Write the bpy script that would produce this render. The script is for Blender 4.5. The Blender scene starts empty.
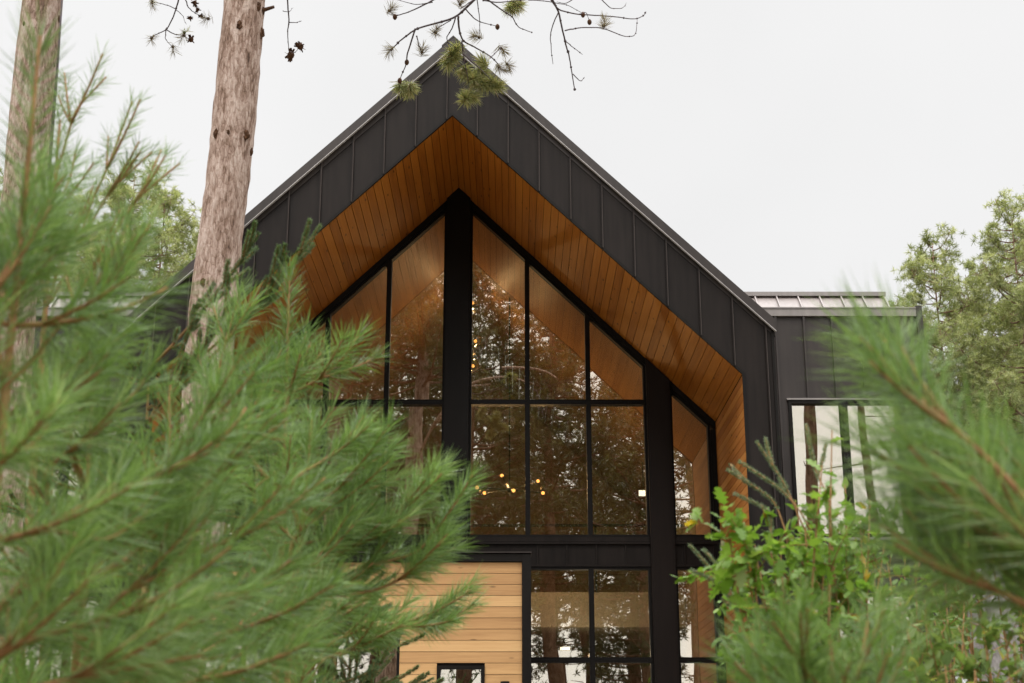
import bpy, math, random
import numpy as np
from mathutils import Vector

# ------------------------------------------------------------------ basics
SC = bpy.context.scene
COL = SC.collection
F = 1422.2                      # focal length in pixels (50 mm on 36 mm, 1024 px)
TH = math.radians(17.2)         # camera looks up this much
CT, ST = math.cos(TH), math.sin(TH)
EYE = 1.6                       # the eye is the origin, the ground lies 1.6 m lower


def pt(u, v, Y):
    """world point at depth Y seen at photo position u, v (eye at the origin)"""
    a, b = (u - 512.0) / F, (341.5 - v) / F
    d = CT - b * ST
    return np.array((a * Y / d, Y, Y * (ST + b * CT) / d))


def sstep(e0, e1, x):
    t = min(1.0, max(0.0, (x - e0) / (e1 - e0)))
    return t * t * (3 - 2 * t)


def gz(x, y):
    """height of the ground"""
    h = -EYE + 1.05 * sstep(4, 15, y)
    h += 0.10 * math.sin(x * 0.7 + 1.3) * math.sin(y * 0.5) * (0 if -9 < x < 8 and y > 13 else 1)
    r = math.hypot(x, y)
    if r > 60:
        h += 1.5 * math.sin(x * 0.011 + 1) * math.sin(y * 0.013) * sstep(60, 200, r)
    return h


class MB:
    """collects geometry and links it as ONE mesh object"""
    def __init__(s):
        s.v, s.f, s.t, s.n = [], {}, [], 0

    def add(s, verts, faces, tint=0.5):
        verts = np.asarray(verts, dtype=np.float64).reshape(-1, 3)
        for fa in faces:
            fa = np.asarray(fa, dtype=np.int64)
            if fa.ndim == 1:
                fa = fa[None, :]
            s.f.setdefault(fa.shape[1], []).append(fa + s.n)
        s.v.append(verts)
        t = np.empty(len(verts)); t[:] = tint
        s.t.append(t)
        s.n += len(verts)

    def box(s, x0, x1, y0, y1, z0, z1, tint=0.5):
        v = [(x0, y0, z0), (x1, y0, z0), (x1, y1, z0), (x0, y1, z0),
             (x0, y0, z1), (x1, y0, z1), (x1, y1, z1), (x0, y1, z1)]
        s.add(v, [[(0, 3, 2, 1), (4, 5, 6, 7), (0, 1, 5, 4), (1, 2, 6, 5), (2, 3, 7, 6), (3, 0, 4, 7)]], tint)

    def prism(s, poly, y0, y1, tint=0.5):
        """polygon in x,z drawn out along y"""
        n = len(poly)
        if sum(poly[i][0] * poly[(i + 1) % n][1] - poly[(i + 1) % n][0] * poly[i][1] for i in range(n)) < 0:
            poly = poly[::-1]
        v = [(p[0], y0, p[1]) for p in poly] + [(p[0], y1, p[1]) for p in poly]
        s.add(v, [[tuple(range(n))], [tuple(range(2 * n - 1, n - 1, -1))],
                  [(i, i + n, (i + 1) % n + n, (i + 1) % n) for i in range(n)]], tint)

    def ring(s, outer, inner, y0, y1, tint=0.5):
        """frame between two polygons of the same length"""
        n = len(outer)
        v = [(p[0], y, p[1]) for y in (y0, y1) for q in (outer, inner) for p in q]
        f = []
        for i in range(n):
            j = (i + 1) % n
            f += [(i, j, n + j, n + i), (2 * n + i, 3 * n + i, 3 * n + j, 2 * n + j),
                  (i, 2 * n + i, 2 * n + j, j), (n + i, n + j, 3 * n + j, 3 * n + i)]
        s.add(v, [f], tint)

    def tube(s, pts, rad, sides=6, tint=0.5, cap=True, wob=0.0, rng=None):
        pts = np.asarray(pts, dtype=float)
        n = len(pts)
        rad = np.broadcast_to(np.asarray(rad, dtype=float), (n,))
        tg = np.gradient(pts, axis=0)
        tg /= np.linalg.norm(tg, axis=1)[:, None] + 1e-9
        up = np.array((0.31, 0.17, 0.93)) if abs(tg[0][2]) < 0.8 else np.array((0.93, 0.31, 0.1))
        v = []
        an = np.arange(sides) * 2 * math.pi / sides
        for i in range(n):
            a = np.cross(tg[i], up); a /= np.linalg.norm(a) + 1e-9
            b = np.cross(tg[i], a)
            r = rad[i] * (1 + (rng.uniform(-wob, wob, sides) if wob else 0))
            v.append(pts[i] + (np.cos(an) * r)[:, None] * a + (np.sin(an) * r)[:, None] * b)
        v = np.concatenate(v)
        f = [(i * sides + k, i * sides + (k + 1) % sides, (i + 1) * sides + (k + 1) % sides, (i + 1) * sides + k)
             for i in range(n - 1) for k in range(sides)]
        fs = [f]
        if cap:
            fs += [[tuple(range(sides))[::-1]], [tuple((n - 1) * sides + k for k in range(sides))]]
        s.add(v, fs, tint)

    def sphere(s, c, r, seg=10, rings=7, tint=0.5, sc=(1, 1, 1)):
        v, f = [], []
        for i in range(rings + 1):
            th = math.pi * i / rings
            for k in range(seg):
                ph = 2 * math.pi * k / seg
                v.append((c[0] + r * sc[0] * math.sin(th) * math.cos(ph), c[1] + r * sc[1] * math.sin(th) * math.sin(ph), c[2] + r * sc[2] * math.cos(th)))
        for i in range(rings):
            for k in range(seg):
                f.append((i * seg + k, (i + 1) * seg + k, (i + 1) * seg + (k + 1) % seg, i * seg + (k + 1) % seg))
        s.add(v, [f], tint)

    def mesh(s, name, mat, smooth=False, origin=(0, 0, 0)):
        me = bpy.data.meshes.new(name)
        v = np.concatenate(s.v) - np.asarray(origin, dtype=float)
        me.vertices.add(len(v)); me.vertices.foreach_set('co', v.astype(np.float32).ravel())
        li, ls, n = [], [], 0
        for k, ch in s.f.items():
            a = np.concatenate(ch)
            li.append(a.ravel()); ls.append(n + np.arange(len(a)) * k); n += a.size
        li = np.concatenate(li); ls = np.concatenate(ls)
        me.loops.add(len(li)); me.loops.foreach_set('vertex_index', li.astype(np.int32))
        me.polygons.add(len(ls)); me.polygons.foreach_set('loop_start', ls.astype(np.int32))
        me.update(calc_edges=True)
        me.validate()
        me.polygons.foreach_set('use_smooth', np.full(len(me.polygons), bool(smooth)))
        at = me.attributes.new('tint', 'FLOAT', 'POINT')
        at.data.foreach_set('value', np.concatenate(s.t).astype(np.float32))
        me.materials.append(mat)
        return me

    def build(s, name, mat, parent=None, smooth=False, origin=None):
        if origin is None:
            origin = root_loc(parent) if parent else (0, 0, 0)
        o = bpy.data.objects.new(name, s.mesh(name, mat, smooth, origin))
        COL.objects.link(o)
        if parent:
            o.parent = parent
        else:
            o.location = origin
        return o


def root_loc(o):
    while o.parent:
        o = o.parent
    return np.array(o.location)


def tag(o, label=None, cat=None, group=None, kind=None):
    for k, val in (('label', label), ('category', cat), ('group', group), ('kind', kind)):
        if val:
            o[k] = val
    return o


def thing(name, label, cat, loc, group=None):
    o = bpy.data.objects.new(name, None)
    o.empty_display_size = 0.2
    COL.objects.link(o)
    o.location = loc
    return tag(o, label, cat, group)


# ------------------------------------------------------------------ materials
def mat_new(name):
    m = bpy.data.materials.new(name); m.use_nodes = True
    nt = m.node_tree; nt.nodes.clear()
    out = nt.nodes.new('ShaderNodeOutputMaterial')
    return m, nt, out


def N(nt, kind, **kw):
    n = nt.nodes.new(kind)
    for k, v in kw.items():
        if k in n.inputs:
            n.inputs[k].default_value = v
        else:
            setattr(n, k, v)
    return n


def L(nt, a, b):
    nt.links.new(a, b)


def ramp(nt, stops):
    r = nt.nodes.new('ShaderNodeValToRGB')
    e = r.color_ramp.elements
    while len(e) < len(stops):
        e.new(0.5)
    for i, (p, c) in enumerate(stops):
        e[i].position = p; e[i].color = (*c, 1)
    return r


def mapped(nt, scale, src='Object'):
    tc = N(nt, 'ShaderNodeTexCoord')
    mp = N(nt, 'ShaderNodeMapping'); mp.inputs['Scale'].default_value = scale
    L(nt, tc.outputs[src], mp.inputs['Vector'])
    return mp.outputs['Vector']


def mat_metal(name, col, rough=0.45, var=0.25, spec=0.45, streak=0.0):
    m, nt, out = mat_new(name)
    p = N(nt, 'ShaderNodeBsdfPrincipled', Roughness=rough)
    p.inputs['Specular IOR Level'].default_value = spec
    n1 = N(nt, 'ShaderNodeTexNoise', Scale=1.0, Detail=5.0); L(nt, mapped(nt, (1.1, 1.1, 0.7)), n1.inputs['Vector'])
    n2 = N(nt, 'ShaderNodeTexNoise', Scale=1.0, Detail=3.0); L(nt, mapped(nt, (14, 14, 1.2)), n2.inputs['Vector'])
    mx = N(nt, 'ShaderNodeMath', operation='ADD'); L(nt, n1.outputs['Fac'], mx.inputs[0]); L(nt, n2.outputs['Fac'], mx.inputs[1])
    c0 = tuple(c * (1 - var) for c in col); c1 = tuple(c * (1 + var) for c in col)
    r = ramp(nt, [(0.35, c0), (0.65, c1)])
    hv = N(nt, 'ShaderNodeMath', operation='MULTIPLY'); hv.inputs[1].default_value = 0.5
    L(nt, mx.outputs[0], hv.inputs[0]); L(nt, hv.outputs[0], r.inputs['Fac'])
    at = N(nt, 'ShaderNodeAttribute', attribute_name='tint')      # high tint paints the light caught by seam edges
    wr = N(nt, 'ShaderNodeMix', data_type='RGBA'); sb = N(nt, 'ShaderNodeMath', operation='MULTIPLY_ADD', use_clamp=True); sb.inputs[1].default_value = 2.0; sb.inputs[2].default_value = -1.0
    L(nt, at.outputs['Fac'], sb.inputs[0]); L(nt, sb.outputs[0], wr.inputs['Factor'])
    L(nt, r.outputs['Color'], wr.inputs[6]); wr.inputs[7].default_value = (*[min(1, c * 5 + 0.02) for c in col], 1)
    L(nt, wr.outputs[2], p.inputs['Base Color'])
    rr = N(nt, 'ShaderNodeMapRange'); rr.inputs['To Min'].default_value = rough - 0.08; rr.inputs['To Max'].default_value = rough + 0.12
    L(nt, n1.outputs['Fac'], rr.inputs['Value']); L(nt, rr.outputs['Result'], p.inputs['Roughness'])
    bp = N(nt, 'ShaderNodeBump', Strength=0.12, Distance=0.02)      # oil-canning of the sheet metal
    n3 = N(nt, 'ShaderNodeTexNoise', Scale=1.0, Detail=1.0); L(nt, mapped(nt, (2.2, 2.2, 1.0)), n3.inputs['Vector'])
    L(nt, n3.outputs['Fac'], bp.inputs['Height']); L(nt, bp.outputs['Normal'], p.inputs['Normal'])
    L(nt, p.outputs['BSDF'], out.inputs['Surface'])
    return m


def mat_wood(name, dark, mid, light, grain=(30, 1.2, 30), knot=(8, 2.6, 8), rough=0.5, spec=0.3, tv=0.45, kth=0.45):
    """boards: every board carries its own tint; grain and knots run along it"""
    m, nt, out = mat_new(name)
    p = N(nt, 'ShaderNodeBsdfPrincipled', Roughness=rough)
    p.inputs['Specular IOR Level'].default_value = spec
    at = N(nt, 'ShaderNodeAttribute', attribute_name='tint')
    tc = N(nt, 'ShaderNodeTexCoord')
    off = N(nt, 'ShaderNodeVectorMath', operation='ADD')
    sc = N(nt, 'ShaderNodeVectorMath', operation='SCALE'); sc.inputs[0].default_value = (17, 31, 23); L(nt, at.outputs['Fac'], sc.inputs['Scale'])
    L(nt, tc.outputs['Object'], off.inputs[0]); L(nt, sc.outputs['Vector'], off.inputs[1])
    def mp(s):
        q = N(nt, 'ShaderNodeMapping'); q.inputs['Scale'].default_value = s
        L(nt, off.outputs['Vector'], q.inputs['Vector']); return q.outputs['Vector']
    g = N(nt, 'ShaderNodeTexNoise', Scale=1.0, Detail=6.0, Roughness=0.65, Distortion=0.4); L(nt, mp(grain), g.inputs['Vector'])
    g2 = N(nt, 'ShaderNodeTexNoise', Scale=1.0, Detail=2.0); L(nt, mp(tuple(x * 0.12 for x in grain)), g2.inputs['Vector'])
    a1 = N(nt, 'ShaderNodeMath', operation='MULTIPLY_ADD'); a1.inputs[1].default_value = 0.55
    L(nt, g.outputs['Fac'], a1.inputs[0])
    a2 = N(nt, 'ShaderNodeMath', operation='MULTIPLY_ADD'); a2.inputs[1].default_value = tv; a2.inputs[2].default_value = 0.205 - tv * 0.5
    L(nt, at.outputs['Fac'], a2.inputs[0]); L(nt, a2.outputs[0], a1.inputs[2])
    a3 = N(nt, 'ShaderNodeMath', operation='MULTIPLY_ADD'); a3.inputs[1].default_value = 0.3; a3.inputs[2].default_value = -0.15
    L(nt, g2.outputs['Fac'], a3.inputs[0])
    a4 = N(nt, 'ShaderNodeMath', operation='ADD'); L(nt, a1.outputs[0], a4.inputs[0]); L(nt, a3.outputs[0], a4.inputs[1])
    r = ramp(nt, [(0.12, dark), (0.48, mid), (0.9, light)]); L(nt, a4.outputs[0], r.inputs['Fac'])
    k = N(nt, 'ShaderNodeTexVoronoi', Scale=1.0); L(nt, mp(knot), k.inputs['Vector'])
    kr = ramp(nt, [(0.0, (1, 1, 1)), (0.085, (0.9, 0.9, 0.9)), (0.15, (0, 0, 0))]); L(nt, k.outputs['Distance'], kr.inputs['Fac'])
    sep = N(nt, 'ShaderNodeSeparateColor'); L(nt, k.outputs['Color'], sep.inputs['Color'])
    th = N(nt, 'ShaderNodeMath', operation='GREATER_THAN'); th.inputs[1].default_value = kth; L(nt, sep.outputs['Red'], th.inputs[0])
    km = N(nt, 'ShaderNodeMath', operation='MULTIPLY'); L(nt, kr.outputs['Color'], km.inputs[0]); L(nt, th.outputs[0], km.inputs[1])
    km2 = N(nt, 'ShaderNodeMath', operation='MULTIPLY'); km2.inputs[1].default_value = 0.75; L(nt, km.outputs[0], km2.inputs[0])
    mix = N(nt, 'ShaderNodeMix', data_type='RGBA'); L(nt, km2.outputs[0], mix.inputs['Factor'])
    L(nt, r.outputs['Color'], mix.inputs[6]); mix.inputs[7].default_value = (*[c * 0.35 for c in dark], 1)
    L(nt, mix.outputs[2], p.inputs['Base Color'])
    bp = N(nt, 'ShaderNodeBump', Strength=0.25, Distance=0.004); L(nt, g.outputs['Fac'], bp.inputs['Height']); L(nt, bp.outputs['Normal'], p.inputs['Normal'])
    L(nt, p.outputs['BSDF'], out.inputs['Surface'])
    return m


def mat_bark(name, stops, scale=(36, 36, 14), bump=1.0):
    m, nt, out = mat_new(name)
    p = N(nt, 'ShaderNodeBsdfPrincipled', Roughness=0.9); p.inputs['Specular IOR Level'].default_value = 0.15
    ns = N(nt, 'ShaderNodeTexNoise', Scale=3.0, Detail=3.0); L(nt, mapped(nt, (1.5, 1.5, 0.8)), ns.inputs['Vector'])
    ad = N(nt, 'ShaderNodeVectorMath', operation='MULTIPLY_ADD'); ad.inputs[1].default_value = (0.9, 0.9, 0.9)
    L(nt, ns.outputs['Color'], ad.inputs[0]); L(nt, mapped(nt, scale), ad.inputs[2])
    vo = N(nt, 'ShaderNodeTexVoronoi', Scale=1.0, feature='DISTANCE_TO_EDGE'); L(nt, ad.outputs['Vector'], vo.inputs['Vector'])
    fine = N(nt, 'ShaderNodeTexNoise', Scale=1.0, Detail=8.0, Roughness=0.7); L(nt, mapped(nt, (46, 46, 11)), fine.inputs['Vector'])
    big = N(nt, 'ShaderNodeTexNoise', Scale=1.0, Detail=3.0); L(nt, mapped(nt, (11, 11, 3.2)), big.inputs['Vector'])
    vr = N(nt, 'ShaderNodeMapRange'); vr.inputs['From Max'].default_value = 0.10; L(nt, vo.outputs['Distance'], vr.inputs['Value'])
    pl = N(nt, 'ShaderNodeTexVoronoi', Scale=1.0); L(nt, ad.outputs['Vector'], pl.inputs['Vector'])
    ps = N(nt, 'ShaderNodeSeparateColor'); L(nt, pl.outputs['Color'], ps.inputs['Color'])
    h = N(nt, 'ShaderNodeMath', operation='MULTIPLY_ADD'); h.inputs[1].default_value = 0.10; L(nt, vr.outputs['Result'], h.inputs[0])
    f2 = N(nt, 'ShaderNodeMath', operation='MULTIPLY_ADD'); f2.inputs[1].default_value = 1.25; L(nt, fine.outputs['Fac'], f2.inputs[0])
    b2 = N(nt, 'ShaderNodeMath', operation='MULTIPLY_ADD'); b2.inputs[1].default_value = 0.9; b2.inputs[2].default_value = -0.665; L(nt, big.outputs['Fac'], b2.inputs[0])
    pm = N(nt, 'ShaderNodeMath', operation='MULTIPLY_ADD'); pm.inputs[1].default_value = 0.13; L(nt, ps.outputs['Red'], pm.inputs[0]); L(nt, b2.outputs[0], pm.inputs[2])
    L(nt, pm.outputs[0], f2.inputs[2]); L(nt, f2.outputs[0], h.inputs[2])
    r = ramp(nt, stops); L(nt, h.outputs[0], r.inputs['Fac']); L(nt, r.outputs['Color'], p.inputs['Base Color'])
    bp = N(nt, 'ShaderNodeBump', Strength=bump, Distance=0.02); L(nt, h.outputs[0], bp.inputs['Height']); L(nt, bp.outputs['Normal'], p.inputs['Normal'])
    L(nt, p.outputs['BSDF'], out.inputs['Surface'])
    return m


def mat_leaf(name, stops, trans=0.3, rough=0.45, spec=0.35, tcol=1.25):
    m, nt, out = mat_new(name)
    at = N(nt, 'ShaderNodeAttribute', attribute_name='tint')
    r = ramp(nt, stops); L(nt, at.outputs['Fac'], r.inputs['Fac'])
    p = N(nt, 'ShaderNodeBsdfPrincipled', Roughness=rough); p.inputs['Specular IOR Level'].default_value = spec
    L(nt, r.outputs['Color'], p.inputs['Base Color'])
    t = N(nt, 'ShaderNodeBsdfTranslucent')
    g = N(nt, 'ShaderNodeMix', data_type='RGBA', blend_type='MULTIPLY'); g.inputs['Factor'].default_value = 1
    L(nt, r.outputs['Color'], g.inputs[6]); g.inputs[7].default_value = (tcol * 1.1, tcol * 1.15, tcol * 0.6, 1)
    L(nt, g.outputs[2], t.inputs['Color'])
    mx = N(nt, 'ShaderNodeMixShader'); mx.inputs['Fac'].default_value = trans
    L(nt, p.outputs['BSDF'], mx.inputs[1]); L(nt, t.outputs['BSDF'], mx.inputs[2])
    L(nt, mx.outputs['Shader'], out.inputs['Surface'])
    return m


def mat_glass(name, refl=0.27, tint=(0.80, 0.80, 0.74), wave=0.0022, wscale=(1.5, 1.5, 0.7)):
    m, nt, out = mat_new(name)
    tr = N(nt, 'ShaderNodeBsdfTransparent'); tr.inputs['Color'].default_value = (*tint, 1)
    gl = N(nt, 'ShaderNodeBsdfAnisotropic') if False else N(nt, 'ShaderNodeBsdfGlossy')
    gl.inputs['Roughness'].default_value = 0.0; gl.inputs['Color'].default_value = (0.98, 0.91, 0.80, 1)
    n = N(nt, 'ShaderNodeTexNoise', Scale=1.0, Detail=0.6); L(nt, mapped(nt, wscale), n.inputs['Vector'])
    bp = N(nt, 'ShaderNodeBump', Strength=1.0, Distance=wave); L(nt, n.outputs['Fac'], bp.inputs['Height']); L(nt, bp.outputs['Normal'], gl.inputs['Normal'])
    fr = N(nt, 'ShaderNodeLayerWeight', Blend=0.25)
    mr = N(nt, 'ShaderNodeMapRange'); mr.inputs['To Min'].default_value = refl; mr.inputs['To Max'].default_value = 0.95
    L(nt, fr.outputs['Fresnel'], mr.inputs['Value'])
    mx = N(nt, 'ShaderNodeMixShader'); L(nt, mr.outputs['Result'], mx.inputs['Fac'])
    L(nt, tr.outputs['BSDF'], mx.inputs[1]); L(nt, gl.outputs['BSDF'], mx.inputs[2])
    L(nt, mx.outputs['Shader'], out.inputs['Surface'])
    return m


def mat_emit(name, col, s):
    m, nt, out = mat_new(name)
    e = N(nt, 'ShaderNodeEmission', Strength=s); e.inputs['Color'].default_value = (*col, 1)
    L(nt, e.outputs['Emission'], out.inputs['Surface'])
    return m


def mat_noise(name, stops, scale=4.0, rough=0.85, bump=0.3, dist=0.03):
    m, nt, out = mat_new(name)
    p = N(nt, 'ShaderNodeBsdfPrincipled', Roughness=rough); p.inputs['Specular IOR Level'].default_value = 0.2
    n = N(nt, 'ShaderNodeTexNoise', Scale=scale, Detail=8.0, Roughness=0.7); L(nt, mapped(nt, (1, 1, 1)), n.inputs['Vector'])
    r = ramp(nt, stops); L(nt, n.outputs['Fac'], r.inputs['Fac']); L(nt, r.outputs['Color'], p.inputs['Base Color'])
    bp = N(nt, 'ShaderNodeBump', Strength=bump, Distance=dist); L(nt, n.outputs['Fac'], bp.inputs['Height']); L(nt, bp.outputs['Normal'], p.inputs['Normal'])
    L(nt, p.outputs['BSDF'], out.inputs['Surface'])
    return m


M = dict(
    metal=mat_metal('dark bronze standing seam metal', (0.0112, 0.0084, 0.0072), 0.46, 0.35, 0.12),
    trim=mat_metal('dark bronze trim metal', (0.026, 0.020, 0.0175), 0.45, 0.25, 0.3),
    black=mat_metal('black frame metal', (0.006, 0.0048, 0.004), 0.5, 0.2, 0.12),
    post=mat_metal('dark brown steel', (0.010, 0.0068, 0.0055), 0.55, 0.2, 0.12),
    drip=mat_metal('bare metal edge', (0.36, 0.34, 0.33), 0.35, 0.1, 0.5),
    cap=mat_metal('grey brown cap metal', (0.19, 0.17, 0.16), 0.35, 0.15, 0.5),
    wroof=mat_metal('grey brown roof metal', (0.21, 0.18, 0.17), 0.40, 0.15, 0.5),
    soffit=mat_wood('stained pine soffit', (0.10, 0.024, 0.003), (0.325, 0.108, 0.0115), (0.46, 0.185, 0.027), spec=0.15, tv=0.3, kth=0.25),
    lining=mat_wood('stained pine lining', (0.15, 0.042, 0.007), (0.33, 0.115, 0.021), (0.47, 0.21, 0.05), spec=0.15),
    cedar=mat_wood('clear coated cedar siding', (0.25, 0.125, 0.05), (0.43, 0.25, 0.105), (0.58, 0.38, 0.18), grain=(1.6, 34, 40), knot=(2.6, 7, 7.5), tv=0.5, kth=0.2),
    inwood=mat_wood('interior pine', (0.14, 0.06, 0.02), (0.26, 0.13, 0.05), (0.36, 0.20, 0.09)),
    inwall=mat_noise('warm interior plaster', [(0.3, (0.30, 0.21, 0.14)), (0.7, (0.36, 0.26, 0.18))], 2, 0.9, 0.02),
    bulk=mat_noise('pale interior bulkhead', [(0.3, (0.50, 0.45, 0.37)), (0.7, (0.58, 0.53, 0.44))], 2, 0.9, 0.02),
    dark=mat_noise('dark backing', [(0.3, (0.012, 0.010, 0.009)), (0.7, (0.02, 0.017, 0.015))], 2, 0.9, 0.02),
    glass=mat_glass('wavy reflective window glass'),
    globe=mat_glass('clear lamp globe', 0.24, (0.95, 0.9, 0.82), 0.0),
    bulb=mat_emit('glowing warm bulb', (1.0, 0.42, 0.11), 4.0),
    lamp=mat_emit('glowing white lamp panel', (1.0, 0.86, 0.66), 3.2),
    bark=mat_bark('red pine bark', [(0.18, (0.070, 0.045, 0.035)), (0.40, (0.24, 0.155, 0.115)), (0.62, (0.46, 0.345, 0.29)), (0.9, (0.64, 0.53, 0.47))]),
    bark2=mat_bark('distant pine bark', [(0.2, (0.05, 0.03, 0.022)), (0.5, (0.20, 0.115, 0.08)), (0.85, (0.38, 0.26, 0.20))]),
    scar=mat_noise('dark branch scar', [(0.3, (0.025, 0.014, 0.009)), (0.7, (0.12, 0.055, 0.025))], 30, 0.9, 0.6, 0.01),
    twig=mat_noise('tan sapling bark', [(0.3, (0.20, 0.105, 0.042)), (0.7, (0.42, 0.235, 0.105))], 40, 0.8, 0.3, 0.004),
    deadtwig=mat_noise('grey brown twig', [(0.3, (0.05, 0.04, 0.045)), (0.7, (0.13, 0.105, 0.11))], 30, 0.85, 0.3, 0.004),
    needle=mat_leaf('soft pine needles', [(0.0, (0.075, 0.125, 0.038)), (0.4, (0.16, 0.265, 0.080)), (0.8, (0.265, 0.38, 0.155)), (1.0, (0.40, 0.48, 0.29))], 0.38, 0.38, 0.5),
    spruce=mat_leaf('spruce needles', [(0.0, (0.08, 0.13, 0.06)), (0.5, (0.14, 0.21, 0.10)), (1.0, (0.22, 0.29, 0.16))], 0.2),
    palespruce=mat_leaf('pale spruce needles', [(0.0, (0.13, 0.18, 0.10)), (0.5, (0.21, 0.27, 0.165)), (1.0, (0.30, 0.36, 0.24))], 0.25),
    tuft=mat_leaf('red pine tuft needles', [(0.0, (0.15, 0.17, 0.07)), (0.5, (0.26, 0.28, 0.125)), (0.85, (0.40, 0.36, 0.20)), (1.0, (0.42, 0.28, 0.16))], 0.3),
    browntuft=mat_leaf('brown dying needles', [(0.0, (0.10, 0.07, 0.05)), (0.6, (0.20, 0.15, 0.11)), (1.0, (0.26, 0.24, 0.12))], 0.25),
    crown=mat_leaf('distant pine needles', [(0.0, (0.13, 0.15, 0.06)), (0.5, (0.26, 0.285, 0.125)), (1.0, (0.42, 0.43, 0.24))], 0.4),
    crown2=mat_leaf('dark pine needles', [(0.0, (0.045, 0.055, 0.025)), (0.5, (0.085, 0.095, 0.042)), (1.0, (0.14, 0.15, 0.075))], 0.25),
    leaf=mat_leaf('fresh green leaves', [(0.0, (0.07, 0.14, 0.020)), (0.5, (0.14, 0.255, 0.036)), (0.9, (0.235, 0.35, 0.075)), (0.97, (0.31, 0.38, 0.14)), (1.0, (0.50, 0.34, 0.03))], 0.38, 0.4, 0.4),
    herb=mat_leaf('pale green leaves', [(0.0, (0.075, 0.125, 0.035)), (0.5, (0.14, 0.21, 0.06)), (0.9, (0.25, 0.31, 0.13)), (1.0, (0.46, 0.44, 0.10))], 0.35, 0.5, 0.3),
    ground=mat_noise('needle strewn forest floor', [(0.3, (0.06, 0.045, 0.025)), (0.5, (0.14, 0.10, 0.055)), (0.7, (0.10, 0.13, 0.045))], 0.9, 0.95, 0.8, 0.08),
    gravel=mat_noise('pale gravel for unseen bounce sheet', [(0.3, (0.26, 0.24, 0.21)), (0.7, (0.46, 0.43, 0.39))], 9, 0.95, 0.8, 0.03),
)

# ------------------------------------------------------------------ ground
gs = MB()
ax = np.sign(np.linspace(-1, 1, 71)) * (np.abs(np.linspace(-1, 1, 71)) ** 2.6) * 600
vv = [(x, y + 8, gz(x, y + 8)) for y in ax for x in ax]
gs.add(vv, [[(j * 71 + i, j * 71 + i + 1, (j + 1) * 71 + i + 1, (j + 1) * 71 + i) for j in range(70) for i in range(70)]])
tag(gs.build('ground', M['ground'], smooth=True), kind='structure')
dv = MB()  # unseen gravel sheet, added to bounce light up onto the soffit
nx, ny = 24, 14
vv = [(-9 + 16 * i / nx, 10.2 + 7.2 * j / ny + 0.25 * math.sin(i), gz(-9 + 16 * i / nx, 10.2 + 7.2 * j / ny) + 0.05) for j in range(ny + 1) for i in range(nx + 1)]
dv.add(vv, [[(j * (nx + 1) + i, j * (nx + 1) + i + 1, (j + 1) * (nx + 1) + i + 1, (j + 1) * (nx + 1) + i) for j in range(ny) for i in range(nx)]])
tag(dv.build('gravel_bounce_apron', M['gravel'], smooth=True), kind='structure')

# ------------------------------------------------------------------ the house
XR = -0.83            # x of the ridge
SL = 0.97             # roof slope
YF, YG = 18.0, 20.7   # face of the gable hood, glass wall
XO, XI = 3.465, 3.034
def mir(x): return 2 * XR - x
def ztop(x): return 10.05 - SL * abs(x - XR)       # top edge of the rake
def zin(x): return 8.877 - SL * abs(x - XR)        # soffit
BASE = -0.62
rnd = np.random.default_rng(5)
house = thing('modern_house', 'dark metal clad modern house with steep gable, wood lined overhang and tall glass wall', 'house', (XR, 24.0, BASE))

m = MB()
for s in (1, -1):
    X = (lambda x: x) if s > 0 else mir
    m.prism([(X(XR), ztop(XR) - 0.14), (X(XO), ztop(XO) - 0.14), (X(XO), BASE), (X(XI), BASE), (X(XI), zin(XI)), (X(XR), zin(XR))], YF, YF + 0.05)
    k = -6
    for k in range(-6, 8):
        x = 1.225 + 0.4275 * k
        if not (XR < x < XO - 0.05) and s > 0: continue
        xs = x if s > 0 else x
        if s < 0:
            if not (mir(XO) + 0.05 < x - 0.4275 * 0 < XR): continue
        zb = zin(x) if abs(x - XR) < XI - XR else BASE
        m.box(x - 0.012, x + 0.002, YF - 0.036, YF + 0.002, zb + 0.01, ztop(x) - 0.15, 0.5); m.box(x + 0.002, x + 0.010, YF - 0.030, YF + 0.002, zb + 0.01, ztop(x) - 0.15, 0.95)  # pale strip: lit edge of the seam put into the colour
    for k in range(-16, -6):
        x = 1.225 + 0.4275 * k
        if s < 0 and mir(XO) + 0.03 < x < XR:
            zb = zin(x) if abs(x - XR) < XI - XR else BASE
            m.box(x - 0.012, x + 0.002, YF - 0.036, YF + 0.002, zb + 0.01, ztop(x) - 0.15, 0.5); m.box(x + 0.002, x + 0.010, YF - 0.030, YF + 0.002, zb + 0.01, ztop(x) - 0.15, 0.95)  # lit seam edge painted here as well
    m.box(min(X(XO), X(XO - 0.012)), max(X(XO), X(XO - 0.012)), YF + 0.05, YG, BASE, ztop(XO) - 0.2)     # outer side of the hood
    m.box(min(X(XI + 0.06), X(XO - 0.05)), max(X(XI + 0.06), X(XO - 0.05)), YF + 0.06, YG + 9.5, BASE, zin(XI) + 0.1)   # core of the side wall
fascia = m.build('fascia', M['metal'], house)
m = MB()
for s in (1, -1):
    X = (lambda x: x) if s > 0 else mir
    m.prism([(X(XR), zin(XR) + 0.035), (X(XI + 0.03), zin(XI + 0.03) + 0.035), (X(XI + 0.03), BASE), (X(XI - 0.006), BASE), (X(XI - 0.006), zin(XI) - 0.008), (X(XR), zin(XR) - 0.012)], YF - 0.02, YF + 0.015)
    m.box(min(X(XO + 0.006), X(XO - 0.03)), max(X(XO + 0.006), X(XO - 0.03)), YF - 0.018, YF + 0.04, BASE, ztop(XO) - 0.16)
m.build('edge_trim', M['black'], fascia)

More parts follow.
